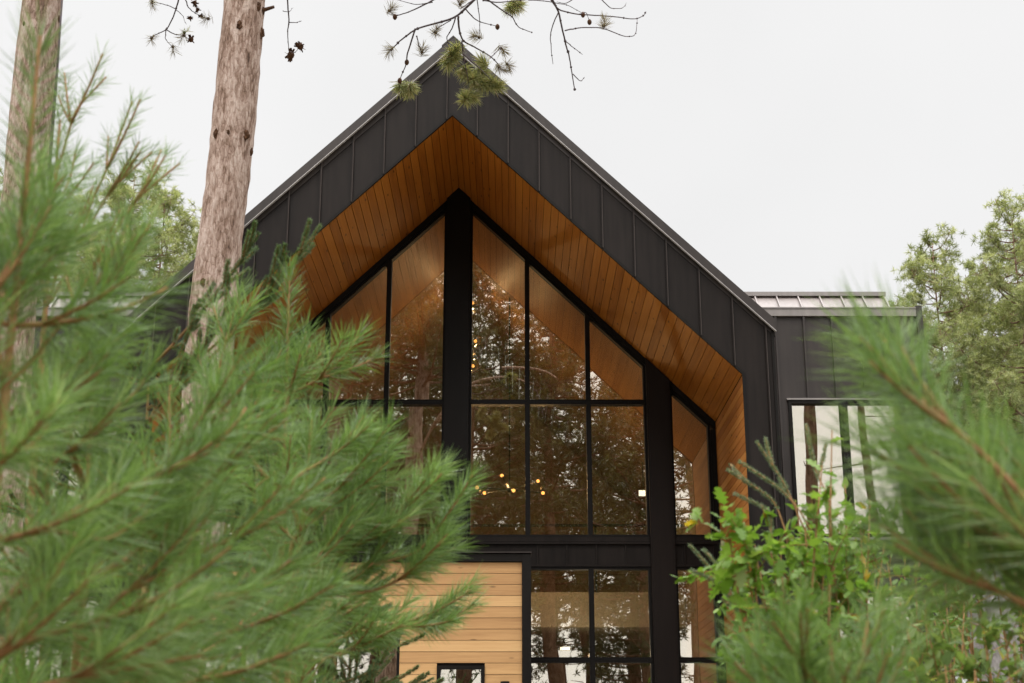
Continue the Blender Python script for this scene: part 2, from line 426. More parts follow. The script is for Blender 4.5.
m = MB()
for s in (1, -1):                # roof slabs with standing seams
    X = (lambda x: x) if s > 0 else mir
    m.prism([(X(XR), 10.05), (X(XO + 0.02), ztop(XO + 0.02)), (X(XO + 0.02), ztop(XO + 0.02) - 0.22), (X(XR), zin(XR) + 0.9)], YF - 0.01, YG + 9.8)
    yy = YF + 0.35
    while yy < YG + 9.7:
        m.prism([(X(XR + 0.02), ztop(XR + 0.02) + 0.035), (X(XO), ztop(XO) + 0.035), (X(XO), ztop(XO) - 0.01), (X(XR + 0.02), ztop(XR + 0.02) - 0.01)], yy, yy + 0.02)
        yy += 0.43
roof = m.build('roof', M['trim'], house)
m = MB()
m.prism([(XR - 0.16, 9.925), (XR, 10.08), (XR + 0.16, 9.925), (XR + 0.16, 9.90), (XR, 10.055), (XR - 0.16, 9.90)], YF - 0.075, YG + 9.82)
m.build('ridge_cap', M['trim'], roof)
m = MB(); d = MB()
for s in (1, -1):
    X = (lambda x: x) if s > 0 else mir
    m.prism([(X(XR), 10.052), (X(XO + 0.025), ztop(XO + 0.025) + 0.002), (X(XO + 0.025), ztop(XO + 0.025) - 0.152), (X(XR), 9.898)], YF - 0.07, YF - 0.012)
    d.prism([(X(XR), 9.894), (X(XO + 0.03), ztop(XO + 0.03) - 0.156), (X(XO + 0.03), ztop(XO + 0.03) - 0.167), (X(XR), 9.883)], YF - 0.085, YF - 0.035)
rake = m.build('rake_trim', M['trim'], house)
d.build('drip_edge', M['drip'], rake)

# soffit and lining boards, each board with its own tint
for s in (1, -1):
    X = (lambda x: x) if s > 0 else mir
    m = MB(); x = XR
    w = 0.098
    while x < XI - 0.02:
        x1 = min(x + w, XI)
        a, b = x + 0.003, x1 - 0.003
        cuts = [YF + 0.02, YG]
        for c0, c1 in zip(cuts[:-1], cuts[1:]):
            t = rnd.uniform(0.15, 0.85)
            m.prism([(X(a), zin(a)), (X(b), zin(b)), (X(b), zin(b) + 0.018), (X(a), zin(a) + 0.018)], c0, c1 - 0.002, t)
        x = x1
    m.build('soffit', M['soffit'], house)
    bk = MB()
    bk.prism([(X(XR), zin(XR) + 0.03), (X(XI + 0.1), zin(XI + 0.1) + 0.03), (X(XI + 0.1), zin(XI + 0.1) + 0.06), (X(XR), zin(XR) + 0.06)], YF + 0.06, YG + 0.1)
    bk.build('soffit_backing', M['dark'], house)
    m = MB(); z = zin(XI) - 0.008
    while z > BASE + 0.05:
        z0 = z - 0.112
        t = rnd.uniform(0.15, 0.85)
        xa, xb = X(XI), X(XI + 0.018)
        m.box(min(xa, xb), max(xa, xb), YF + 0.02, YG, z0 + 0.0038, z - 0.0038, t)
        z = z0
    m.build('side_lining', M['lining'], house)

# window bays
def inset(poly, d):
    n = len(poly)
    ar = sum(poly[i][0] * poly[(i + 1) % n][1] - poly[(i + 1) % n][0] * poly[i][1] for i in range(n))
    if ar < 0: poly = poly[::-1]
    ls = []
    for i in range(n):
        (x0, z0), (x1, z1) = poly[i], poly[(i + 1) % n]
        l = math.hypot(x1 - x0, z1 - z0); nx_, nz_ = -(z1 - z0) / l, (x1 - x0) / l
        ls.append((x0 + nx_ * d, z0 + nz_ * d, (x1 - x0) / l, (z1 - z0) / l))
    out = []
    for i in range(n):
        x0, z0, dx0, dz0 = ls[i - 1]; x1, z1, dx1, dz1 = ls[i]
        den = dx0 * dz1 - dz0 * dx1
        t = ((x1 - x0) * dz1 - (z1 - z0) * dx1) / den
        out.append((x0 + t * dx0, z0 + t * dz0))
    return poly, out

def window(poly, y=YG, fw=0.036, dep=0.07, parent=None, tilt=True):
    poly, inn = inset(poly, fw)
    f = MB(); f.ring(poly, inn, y - dep, y + dep)
    fo = f.build('window', M['black'], parent or house)
    g = MB(); _, gi = inset(poly, fw - 0.006)
    g.prism(gi, y - 0.004, y + 0.004)
    # each sheet of glass sits a hair out of true, as real glazing does
    v = g.v[0]; c = v.mean(axis=0)
    ax_, az_ = (rnd.normal(0, 0.0022), rnd.normal(0, 0.0022)) if tilt else (0, 0)
    v[:, 1] += (v[:, 0] - c[0]) * ax_ + (v[:, 2] - c[2]) * az_
    g.build('pane', M['glass'], fo)
    return fo

HDR = 0.085
def zf(x): return zin(x) - HDR * 1.39
SILL, TR = 3.405, 5.44
bays = [(-0.646, 0.2307), (0.2307, 1.146), (1.146, 2.01)]
for s in (1, -1):
    X = (lambda x: x) if s > 0 else mir
    for (a, b) in bays:
        window([(X(a), TR), (X(b), TR), (X(b), zf(b)), (X(a), zf(a))])
        window([(X(a), SILL), (X(b), SILL), (X(b), TR - 0.002), (X(a), TR - 0.002)])
    a, b = 2.361, XI - 0.085
    window([(X(a), SILL), (X(b), SILL), (X(b), zf(b)), (X(a), zf(a))])
    if s > 0:
        for (a, b) in ((0.2307, 1.146), (1.146, 2.01), (2.361, XI - 0.085)):
            window([(a, 1.655), (b, 1.655), (b, 2.972), (a, 2.972)])
            window([(a, BASE + 0.1), (b, BASE + 0.1), (b, 1.653), (a, 1.653)])
    m = MB()
    m.prism([(X(XR), zin(XR) - 0.004), (X(XI - 0.002), zin(XI - 0.002) - 0.004), (X(XI - 0.002), zf(XI) + 0.003), (X(XR), zf(XR) + 0.003)], YG - 0.10, YG + 0.12)
    m.box(min(X(XI - 0.002), X(XI - 0.083)), max(X(XI - 0.002), X(XI - 0.083)), YG - 0.09, YG + 0.10, BASE, zf(XI) - 0.002)
    m.build('head_frame', M['black'], house)
    p = MB(); p.prism([(X(2.012), BASE), (X(2.359), BASE), (X(2.359), zin(2.359) - 0.02), (X(2.012), zin(2.012) - 0.02)], YG - 0.16, YG + 0.14)
    p.box(min(X(2.04), X(2.331)), max(X(2.04), X(2.331)), YG - 0.168, YG - 0.157, BASE, zf(2.359) + 0.04)
    p.build('post', M['post'], house)
p = MB(); p.prism([(mir(-0.648), 2.4), (-0.648, 2.4), (-0.648, zin(-0.648) - 0.006), (XR, zin(XR) - 0.006), (mir(-0.648), zin(-0.648) - 0.006)], YG - 0.18, YG + 0.16)
p.build('post', M['black'], house)
# spandrel between the floors
m = MB()
m.box(mir(XI) + 0.003, XI - 0.003, YG - 0.085, YG + 0.1, 3.335, SILL - 0.003)
m.box(mir(XI) + 0.004, XI - 0.004, YG - 0.095, YG - 0.05, 3.300, 3.33)
m.box(mir(XI) + 0.003, XI - 0.003, YG - 0.05, YG + 0.1, 2.976, 3.332)
m.box(mir(XI) + 0.004, XI - 0.004, YG - 0.09, YG - 0.052, 2.974, 3.004)
x = 1.225 + 0.4275 * -13
while x < XI:
    if x > mir(XI) + 0.05: m.box(x - 0.010, x + 0.010, YG - 0.078, YG - 0.045, 3.006, 3.298)
    x += 0.4275
m.build('spandrel', M['metal'], house)
# dark wall behind the entry box
m = MB(); m.box(mir(XI) + 0.01, 0.229, YG - 0.02, YG + 0.06, BASE, 2.97)
m.build('inner_wall', M['dark'], house)

# wings left and right
for s in (1, -1):
    X = (lambda x: x) if s > 0 else mir
    def bx(mb, xa, xb, *r): mb.box(min(X(xa), X(xb)), max(X(xa), X(xb)), *r)
    YW, WX = 20.65, 6.21
    m = MB()
    wz0, wz1, wx0, wx1 = 3.40, 5.46, 4.136, 5.80
    bx(m, XO - 0.03, wx0, YW, YW + 0.12, BASE, 6.784)
    bx(m, wx1, WX, YW, YW + 0.12, BASE, 6.784)
    bx(m, wx0, wx1, YW, YW + 0.12, wz1, 6.784)
    bx(m, wx0, wx1, YW, YW + 0.12, 2.6, wz0)
    bx(m, wx0, wx1, YW, YW + 0.12, BASE, 0.4)
    bx(m, WX - 0.12, WX, YW + 0.12, YW + 5.5, BASE, 6.784)
    bx(m, XO, WX, YW + 0.13, YW + 5.5, 6.5, 6.74)
    for k in range(0, 8):
        x = 3.585 + 0.43 * k
        if x > WX - 0.1: break
        segs = [(BASE, 6.78)] if not (wx0 < x < wx1) else [(wz1 + 0.02, 6.78), (2.62, wz0 - 0.05)]
        for a, b in segs: bx(m, x - 0.015, x + 0.015, YW - 0.045, YW + 0.002, a, b)
    w = m.build('wing_wall', M['trim'], house)  # paler than the fascia's same metal: lesser shade put into the colour
    m = MB(); bx(m, XO + 0.04, WX - 0.045, YW - 0.05, YW + 0.1, 6.787, 6.90); bx(m, XO + 0.04, WX - 0.045, YW - 0.062, YW + 0.13, 6.903, 6.925)
    for x in (4.02, 4.52, 5.02): bx(m, x - 0.13, x, YW + 0.02, YW + 0.10, 6.927, 6.95)
    m.build('gutter', M['cap'], w)
    m = MB(); bx(m, WX - 0.042, WX + 0.05, YW - 0.055, YW + 0.14, BASE, 6.95); m.build('corner_trim', M['trim'], w)
    for fz0, fz1 in ((wz1 + 0.003, wz1 + 0.028), (wz0 - 0.04, wz0 - 0.003)):
        m = MB(); bx(m, wx0 - 0.02, wx1 + 0.02, YW - 0.06, YW + 0.01, fz0, fz1); m.build('window_flashing', M['cap'], w)
    for (za, zb) in ((wz0, wz1), (0.4, 2.6)):
        mid = 4.965
        for (a, b) in ((wx0, mid), (mid + 0.002, wx1)):
            window([(X(a), za), (X(b), za), (X(b), zb), (X(a), zb)], YW + 0.03, 0.05, 0.075)
    m = MB()       # cross gable roof behind, steep
    YB, zr, ze = 27.0, 9.30, 7.05
    XE = 7.46
    def roofquad(y0, z0, y1, z1):
        xa, xb = X(XO - 0.4), X(XE)
        v = [(xa, y0, z0), (xb, y0, z0), (xb, y1, z1), (xa, y1, z1)]
        v += [(p_[0], p_[1], p_[2] - 0.12) for p_ in v]
        m.add(v, [[(0, 1, 2, 3), (7, 6, 5, 4), (0, 4, 5, 1), (1, 5, 6, 2), (2, 6, 7, 3), (3, 7, 4, 0)]])
    roofquad(YB - 2.25, ze, YB, zr); roofquad(YB + 2.25, ze, YB + 0.003, zr - 0.003)
    x = XE - 0.02
    while x > XO - 0.3:
        v = [(X(x - 0.012), YB - 2.25, ze + 0.002), (X(x + 0.012), YB - 2.25, ze + 0.002), (X(x + 0.012), YB - 0.02, zr - 0.018), (X(x - 0.012), YB - 0.02, zr - 0.018)]
        v += [(p_[0], p_[1] - 0.03, p_[2] + 0.04) for p_ in v]
        m.add(v, [[(4, 5, 6, 7), (0, 4, 7, 3), (1, 2, 6, 5), (0, 1, 5, 4), (3, 7, 6, 2)]])
        x -= 0.43
    wr = m.build('wing_roof', M['wroof'], house)
    m = MB(); bx(m, XO - 0.4, XE + 0.02, YB - 0.09, YB + 0.09, zr - 0.01, zr + 0.075); m.build('ridge_cap', M['cap'], wr)
    m = MB()
    pts = [(X(XE - 0.1), YB - 2.2, BASE), (X(XE - 0.1), YB + 2.2, BASE), (X(XE - 0.1), YB + 2.2, ze - 0.1), (X(XE - 0.1), YB, zr - 0.14), (X(XE - 0.1), YB - 2.2, ze - 0.1)]
    pts += [(X(XE - 0.2), q[1], q[2]) for q in pts]
    m.add(pts, [[(0, 1, 2, 3, 4)], [(9, 8, 7, 6, 5)], [(i, (i + 1) % 5, 5 + (i + 1) % 5, 5 + i) for i in range(5)]])
    bx(m, XO, XE - 0.1, YB - 2.2, YB - 2.1, BASE, ze - 0.12)
    m.build('gable_wall', M['metal'], house)
    m = MB(); bx(m, XO + 0.02, WX - 0.14, YW + 2.5, YW + 2.6, BASE, 6.4); m.build('inner_wall', M['inwall'], house)
    m = MB(); bx(m, XO + 0.02, WX - 0.14, YW + 0.14, YW + 2.5, 2.9, 3.1); m.build('floor', M['inwood'], house)

# cedar entry box in front of the glass
YE, EX0, EX1, EZ = 17.6, -4.60, 0.234, 2.71
m = MB()
holes = [(-4.05, -1.363, BASE - 1, 1.766), (-0.91, -0.329, 0.30, 1.346)]
z = 2.592
while z > BASE:
    z0 = z - 0.1353
    segs = [(EX0, 0.121)]
    for hx0, hx1, hz0, hz1 in holes:
        if z0 < hz1 - 0.03 and z > hz0 + 0.03:
            ns = []
            for a, b in segs:
                if hx0 > a and hx1 < b: ns += [(a, hx0), (hx1, b)]
                elif hx0 > a and hx0 < b: ns.append((a, hx0))
                elif hx1 < b and hx1 > a: ns.append((hx1, b))
                else: ns.append((a, b))
            segs = ns
    for a, b in segs:
        c = rnd.uniform(a + 0.5, b - 0.3) if b - a > 1.5 else b
        for a_, b_ in ((a, c), (c + 0.002, b)):
            if b_ - a_ > 0.02:
                t = rnd.uniform(0.1, 0.95)
                m.add([(a_, YE, z0 + 0.0015), (b_, YE, z0 + 0.0015), (b_, YE + 0.004, z - 0.003), (a_, YE + 0.004, z - 0.003),
                       (a_, YE + 0.03, z0), (b_, YE + 0.03, z0), (b_, YE + 0.03, z), (a_, YE + 0.03, z)],
                      [[(0, 1, 2, 3), (0, 4, 5, 1), (3, 2, 6, 7), (0, 3, 7, 4), (1, 5, 6, 2), (4, 7, 6, 5)]], t)
    z = z0
cw = m.build('cedar_wall', M['cedar'], house)
m = MB()
m.box(EX0, 0.231, YE + 0.035, YE + 0.08, 1.77, 2.70); m.box(-1.36, -0.915, YE + 0.035, YE + 0.08, BASE, 1.768)
m.box(-0.325, 0.231, YE + 0.035, YE + 0.08, BASE, 1.768); m.box(EX0, -4.055, YE + 0.035, YE + 0.08, BASE, 1.768)
m.box(-0.914, -0.326, YE + 0.035, YE + 0.08, 1.35, 1.768); m.box(-0.914, -0.326, YE + 0.035, YE + 0.08, BASE, 0.297)
m.box(0.15, 0.231, YE + 0.082, YG - 0.1, BASE, 2.70); m.box(EX0, 0.148, YE + 0.082, YG - 0.1, 2.62, 2.70)
m.box(EX0, 0.148, YE + 1.6, YE + 1.7, BASE, 2.61)
m.build('entry_wall', M['dark'], house)
m = MB(); m.box(EX0, 0.121, YE - 0.03, YE + 0.034, 2.598, 2.690); m.box(0.124, EX1, YE - 0.034, YE + 0.034, BASE, 2.690)
ct = m.build('wall_trim', M['black'], house)
m = MB(); m.box(EX0, EX1 + 0.006, YE - 0.05, YG - 0.1, 2.703, 2.716); m.build('cap_flashing', M['trim'], ct)
window([(-0.908, 0.302), (-0.331, 0.302), (-0.331, 1.343), (-0.908, 1.343)], YE + 0.01, 0.045, 0.03)
window([(-4.048, BASE), (-2.71, BASE), (-2.71, 1.762), (-4.048, 1.762)], YE + 0.03, 0.03, 0.02)
window([(-2.708, BASE), (-1.367, BASE), (-1.367, 1.762), (-2.708, 1.762)], YE + 0.03, 0.03, 0.02)
m = MB(); c = pt(505, 681.5, YE - 0.06); m.tube([(c[0], YE - 0.07, c[2]), (c[0], YE - 0.07, c[2] - 0.22)], 0.055, 14); m.box(c[0] - 0.04, c[0] + 0.04, YE - 0.03, YE - 0.002, c[2] - 0.17, c[2] - 0.05)
m.build('wall_sconce', M['black'], house)

# interior
m = MB()
m.box(mir(XI), XI, YG + 0.16, 30, BASE, -0.45)
m.build('floor', M['inwood'], house)
m = MB(); m.prism([(XI, BASE), (XI, zin(XI) + 0.05), (XR, zin(XR) + 0.05), (mir(XI), zin(XI) + 0.05), (mir(XI), BASE)], 30.0, 30.15)
m.build('back_wall', M['inwall'], house)
for s in (1, -1):
    X = (lambda x: x) if s > 0 else mir
    m = MB(); x = XR
    while x < XI - 0.02:
        x1 = min(x + 0.14, XI)
        m.prism([(X(x + 0.002), zin(x)), (X(x1 - 0.002), zin(x1)), (X(x1 - 0.002), zin(x1) + 0.02), (X(x + 0.002), zin(x) + 0.02)], YG + 0.14, 29.99, rnd.uniform(0.2, 0.8))
        x = x1
    m.build('ceiling', M['inwood'], house)
    m = MB(); xa, xb = X(XI), X(XI + 0.02)
    m.box(min(xa, xb), max(xa, xb), YG + 0.14, 29.99, BASE, zin(XI)); m.build('inner_wall', M['inwall'], house)
m = MB(); m.box(mir(XI) + 0.01, XI - 0.01, 25.0, 29.98, 2.56, 3.16); mz = m.build('mezzanine', M['bulk'], house)
m = MB()
m.box(mir(XI) + 0.02, XI - 0.02, 24.98, 25.03, 4.315, 4.355)
for k in range(6):
    zz = 3.3 + 0.16 * k; m.box(mir(XI) + 0.02, XI - 0.02, 25.0, 25.008, zz, zz + 0.006)
for k in range(7):
    xx = mir(XI) + 0.4 + 1.15 * k; m.box(xx, xx + 0.035, 24.985, 25.02, 3.163, 4.314)
m.build('railing', M['black'], mz)

# lamps in the house
ch = pt(509.5, 490, 23.6)
CH = thing('chandelier', 'black sputnik chandelier with small glowing bulbs hanging behind the upper glass', 'chandelier', ch)
m = MB(); m.tube([(ch[0], ch[1], ch[2] - 0.1), (ch[0], ch[1], zin(ch[0]))], 0.012, 8); m.sphere(ch, 0.045); m.build('rod', M['black'], CH)
for (u, v, dy) in ((477, 487.5, -0.1), (484.5, 493, 0.25), (502, 475.5, 0.35), (513.6, 490.5, -0.4), (538, 481, 0.15), (543, 493, -0.15)):
    q = pt(u, v, 23.6 + dy)
    m = MB(); m.tube([ch, ch + (q - ch) * 0.97], 0.008, 6); a = m.build('arm', M['black'], CH)
    m = MB(); m.sphere(q, 0.030); m.build('bulb', M['bulb'], a, smooth=True)
PL = [(445, 277, 'glowing clear globe pendant peeking out left of the central black post'), (472.5, 303, 'highest glowing globe pendant right of the central black post'),
      (475.5, 341, 'glowing globe pendant halfway down right of the central black post'), (473, 366, 'lowest of the glowing globe pendants beside the central black post')]
for (u, v, lb) in PL:
    q = pt(u, v, 24.2)
    P = thing('pendant_lamp', lb, 'pendant lamp', q, 'globe pendants inside the glass wall')
    m = MB(); m.tube([(q[0], q[1], q[2] + 0.11), (q[0], q[1], zin(q[0]))], 0.005, 6); m.tube([(q[0], q[1], q[2] + 0.05), (q[0], q[1], q[2] + 0.13)], 0.02, 8); m.build('cord', M['black'], P)
    m = MB(); m.sphere(q, 0.125, 18, 12); m.build('globe', M['globe'], P, smooth=True)
    m = MB(); m.sphere(q, 0.030); m.build('bulb', M['bulb'], P, smooth=True)
for (u, v, Y, w, h, lb) in ((348, 373, 26, 0.20, 0.12, 'small bright lamp panel in the left upper panes'), (357, 434, 26, 0.13, 0.08, 'dim lamp panel low behind the left pine tips'),
                        (643.5, 493, 26, 0.17, 0.10, 'bright lamp panel in the upper glass near the right post'), (565, 648.5, 25.5, 0.17, 0.05, 'thin bright lamp bar in the lower glass beside the cedar wall')):
    q = pt(u, v, Y)
    P = thing('wall_lamp', lb, 'lamp', q)
    m = MB(); m.box(q[0] - w / 2, q[0] + w / 2, Y, Y + 0.03, q[2] - h / 2, q[2] + h / 2); m.build('lamp_panel', M['lamp'], P)
    m = MB(); m.box(q[0] - w / 2 - 0.01, q[0] + w / 2 + 0.01, Y + 0.032, Y + 0.06, q[2] - h / 2 - 0.01, q[2] + h / 2 + 0.01)
    m.tube([(q[0], Y + 0.05, q[2]), (q[0], Y + 0.05, q[2] + 0.4), (q[0], Y + 0.05, min(zin(q[0]), q[2] + 2.5) if v < 560 else 2.56)], 0.008, 6); m.build('lamp_bracket', M['black'], P)
def plight(name, loc, e, r=0.15, col=(1, 0.62, 0.30)):
    l = bpy.data.lights.new(name, 'POINT'); l.energy = e; l.color = col; l.shadow_soft_size = r
    o = bpy.data.objects.new(name, l); COL.objects.link(o); o.location = loc
for (u, v, dy) in ((480, 491, 0.1), (541, 488, 0.0), (508, 484, 0.1)):
    plight('chandelier_light', pt(u, v, 23.6 + dy), 46, 0.02)
for (u, v) in ((473, 312), (475, 353)):
    plight('pendant_light', pt(u, v, 24.2), 30, 0.02)
plight('lower_lamp_light', pt(590, 655, 24.2), 22, 0.03, (1, 0.78, 0.55))

# ------------------------------------------------------------------ plants
def unit(v): return v / (np.linalg.norm(v, axis=-1, keepdims=True) + 1e-9)

def blades(mb, base, dirs, length, width, rng, droop=0.12, tint=(0.2, 0.8)):
    """many needles at once: a bent tapering blade each"""
    n = len(base)
    length = np.broadcast_to(length, (n,))[:, None]
    side = unit(np.cross(dirs, rng.normal(size=(n, 3))))
    w = np.broadcast_to(width, (n,))[:, None] * 0.5
    bend = rng.normal(0, 0.035, (n, 3)); bend[:, 2] -= droop
    mid = base + dirs * length * 0.5 + bend * length * 0.25
    tip = base + dirs * length + bend * length
    v = np.stack([base - side * w * 0.7, base + side * w * 0.7, mid - side * w, mid + side * w, tip], axis=1).reshape(-1, 3)
    i = np.arange(n)[:, None] * 5
    t = np.repeat(rng.uniform(tint[0], tint[1], n), 5)
    mb.add(v, [i + np.array([[0, 1, 3, 2]]), i + np.array([[2, 3, 4]])], t)

def curve(p0, p1, p2, n=8):
    t = np.linspace(0, 1, n)[:, None]
    return (1 - t) ** 2 * p0 + 2 * t * (1 - t) * p1 + t ** 2 * p2

def along(path, t):
    seg = np.linalg.norm(np.diff(path, axis=0), axis=1); s = np.concatenate([[0], np.cumsum(seg)]); s /= s[-1]
    p = np.stack([np.interp(t, s, path[:, k]) for k in range(3)], axis=-1)
    e = 0.03
    d = unit(np.stack([np.interp(np.minimum(t + e, 1), s, path[:, k]) - np.interp(np.maximum(t - e, 0), s, path[:, k]) for k in range(3)], axis=-1))
    return p, d

def brush(mb, path, n, nl, nw, rng, ang=(0.55, 0.95), t0=0.05, droop=0.12, tint=(0.2, 0.8)):
    """needles all round a shoot, leaning forward"""
    n = int(n)
    t = t0 + (1 - t0) * rng.random(n) ** 0.85
    p, d = along(path, t)
    r = unit(np.cross(d, rng.normal(size=(n, 3))))
    a = rng.uniform(ang[0], ang[1], n) * (1 - 0.45 * t ** 4)
    dirs = d * np.cos(a)[:, None] + r * np.sin(a)[:, None]
    blades(mb, p, dirs, nl * rng.uniform(0.7, 1.1, n), nw, rng, droop, tint)

def shoot_dir(d, rng, spread, up=0.35):
    q = unit(d + rng.normal(0, spread, 3)); q = unit(q + np.array((0, 0, up)))
    return q

def pine_branch(wood, fol, path, rng, nl, nw, dens=1.0, shoots=True, r0=0.009, spruce=False, fol_len=0.30):
    L_ = np.linalg.norm(np.diff(path, axis=0), axis=1).sum()
    wood.tube(path, np.linspace(r0, 0.003, len(path)), 6, rng.uniform(0.2, 0.8))
    per = (2600 if spruce else 1050) * dens
    ang = (0.95, 1.35) if spruce else (0.5, 1.15)
    dr = 0.02 if spruce else 0.05
    bt = rng.uniform(-0.1, 0.35); ti = (max(0, bt), bt + 0.65)
    f0 = max(0.0, 1 - fol_len / L_)
    brush(fol, path, per * min(L_, fol_len), nl, nw, rng, ang, f0, dr, ti)
    if not shoots: return
    if spruce:
        ks = [(rng.uniform(0.1, 0.95), (-1) ** j) for j in range(int(L_ / (0.055 if fol_len > 0.26 else 0.4)))]
    else:
        ks, dist = [], rng.uniform(0.20, 0.27)
        while dist < L_ * 0.82:
            sg = rng.choice((-1, 1))
            ks += [(1 - dist / L_, sg * (-1) ** j) for j in range(rng.integers(2, 4))]
            dist += rng.uniform(0.20, 0.28)
    for t, sg in ks:
        p, d = along(path, np.array([t])); p, d = p[0], d[0]
        side = unit(np.cross(d, np.array((0, 0, 1.0)))) * sg
        q = unit(d + side * rng.uniform(0.45, 0.95) + np.array((0, 0, rng.uniform(-0.15, 0.5))))
        l = (rng.uniform(0.09, 0.17) if spruce else rng.uniform(0.16, 0.27)) * (0.65 + 0.45 * t)
        e = p + q * l + np.array((0, 0, 0.08 * l))
        sp = curve(p, p + q * l * 0.55 - np.array((0, 0, 0.04 * l)), e, 5)
        wood.tube(sp, np.linspace(0.0048, 0.0026, 5), 5, rng.uniform(0.3, 0.9))
        b2 = rng.uniform(-0.2, 0.4)
        brush(fol, sp, per * l, nl * rng.uniform(0.8, 1.05), nw, rng, ang, 0.12, dr, (max(0, b2), b2 + 0.65))

def sapling(name, label, group, base, top, seed, nl=0.105, nw=0.0024, reach=0.6, h0=0.25, whorl=0.36, per=5, tips=(), dens=1.0, spruce=False, mat='needle', cat='young pine', fol_len=0.30, lead=0.4, slim=0.55, stems=(), stem_r=0.0085):
    rng = np.random.default_rng(seed)
    base = np.asarray(base, float); top = np.asarray(top, float)
    root = thing(name, label, cat, base, group)
    wood, fol = MB(), MB()
    H = np.linalg.norm(top - base)
    trunk = curve(base, (base + top) / 2 + rng.normal(0, 0.05, 3) * np.array((1, 1, 0)), top, 12)
    wood.tube(trunk, np.linspace(0.010 + H * 0.005, 0.0035, 12), 7, 0.4)
    pine_branch(wood, fol, along(trunk, np.linspace(1 - lead / H, 1, 6))[0], rng, nl, nw, dens, False, 0.004, spruce, lead)
    dz = lead * rng.uniform(0.9, 1.0)
    while dz < H * (1 - h0):
        t = 1 - dz / H
        p, d = along(trunk, np.array([t])); p = p[0]
        Lb = min(reach, 0.10 + dz * slim)
        a0 = rng.uniform(0, 6.28)
        for k in range(per):
            a = a0 + k * 6.283 / per + rng.normal(0, 0.25)
            l = Lb * rng.uniform(0.75, 1.1)
            h = np.array((math.cos(a), math.sin(a), 0))
            rise = rng.uniform(0.3, 0.65) * (0.55 + 0.7 * t) * (0.3 if spruce else 1)
            e = p + h * l + np.array((0, 0, l * rise))
            path = curve(p, p + h * l * 0.65 + np.array((0, 0, l * rise * 0.2)), e, 8)
            pine_branch(wood, fol, path, rng, nl, nw, dens, True, 0.004 + 0.006 * l, spruce, fol_len)
        dz += whorl * rng.uniform(0.85, 1.2)
    for tp in tips:
        e = pt(*tp[:3])
        f = tp[3] if len(tp) > 3 else 0.5
        p, d = along(trunk, np.array([f])); p = p[0]
        dv_ = e - p
        lift = tp[4] if len(tp) > 4 else 0.10
        c = p + dv_ * (np.array((0.6, 0.6, 0.5)) if spruce else np.array((0.72, 0.72, 0.52))) - np.array((0, 0, lift * np.linalg.norm(dv_) * 0.35))
        pine_branch(wood, fol, curve(p, c, e, 10), rng, nl, nw, dens, True, 0.007, spruce, fol_len)
    for (Y, px) in stems:
        P = np.array([pt(u, v, Y + 0.05 * i) for i, (u, v) in enumerate(px)])
        k = along(trunk, np.linspace(0, 1, 60))[0]
        j = np.argmin(np.linalg.norm(k - P[0] + np.array((0, 0, 0.15)), axis=1))
        mid = (k[j] + P[0]) / 2 - np.array((0, 0, 0.03))
        P = np.concatenate([[k[j], mid], P])
        fine = along(P, np.linspace(0, 1, 26))[0]
        for _ in range(3): fine[1:-1] = (fine[:-2] + 2 * fine[1:-1] + fine[2:]) / 4
        pine_branch(wood, fol, fine, rng, nl, nw, dens, True, stem_r, spruce, fol_len * 1.15)
    wood.build('trunk', M['twig'], root, smooth=True)
    fol.build('foliage', M[mat], root)
    return root

def gp(u, Y, v=640):
    q = pt(u, v, Y); return np.array((q[0], Y, gz(q[0], Y) - 0.03))

GL = 'young pines in the left foreground'
sapling('young_pine', 'closest blurred young pine at the left edge with a tall upright leader', GL, gp(-30, 2.45), pt(40, 36, 2.5), 11, 0.125, 0.0024, 0.28, 0.45, 0.5, 2, lead=0.62, slim=0.30, dens=0.5,
        stems=[(2.35, [(-20, 665), (30, 638), (130, 612), (248, 592)]), (2.4, [(-20, 545), (50, 528), (105, 545), (148, 512)]), (2.45, [(-10, 300), (20, 245), (52, 196)]),
               (2.35, [(20, 690), (110, 672), (205, 655)]), (2.3, [(-20, 455), (35, 450), (60, 395)]), (2.5, [(-15, 395), (25, 370), (60, 325)]), (2.5, [(0, 600), (50, 580), (92, 520)]), (2.6, [(-10, 430), (40, 415), (110, 352)]), (2.6, [(-5, 320), (35, 270), (88, 228)]), (2.6, [(-20, 350), (10, 300), (18, 220)]), (2.7, [(0, 420), (60, 380), (130, 330)]), (2.7, [(-10, 260), (25, 220), (42, 165)])])
sapling('young_pine', 'wide blurred young pine left of the house gutter, filling the lower left', GL, gp(90, 3.0), pt(92, 400, 3.05), 12, 0.118, 0.0024, 0.34, 0.4, 0.46, 3, slim=0.42, dens=0.5,
        stems=[(2.75, [(85, 500), (150, 480), (215, 452), (246, 408)]), (2.8, [(40, 470), (100, 432), (152, 372)]), (2.85, [(60, 395), (88, 300), (128, 224)]), (2.9, [(110, 600), (170, 570), (215, 505)]),
               (2.9, [(150, 640), (235, 608), (300, 560)]), (3.0, [(140, 490), (190, 440), (218, 385)]), (2.8, [(160, 690), (250, 668), (318, 640)]), (3.0, [(180, 560), (265, 525), (325, 478)]), (3.1, [(170, 520), (210, 480), (285, 420)]), (3.2, [(200, 640), (270, 620), (335, 585)]), (3.1, [(90, 560), (130, 540), (190, 470)])])
sapling('young_pine', 'darker young pine filling the depth behind the left front pines', GL, gp(165, 3.8), pt(170, 385, 3.8), 17, 0.115, 0.0024, 0.42, 0.35, 0.36, 5, slim=0.5, dens=0.6)
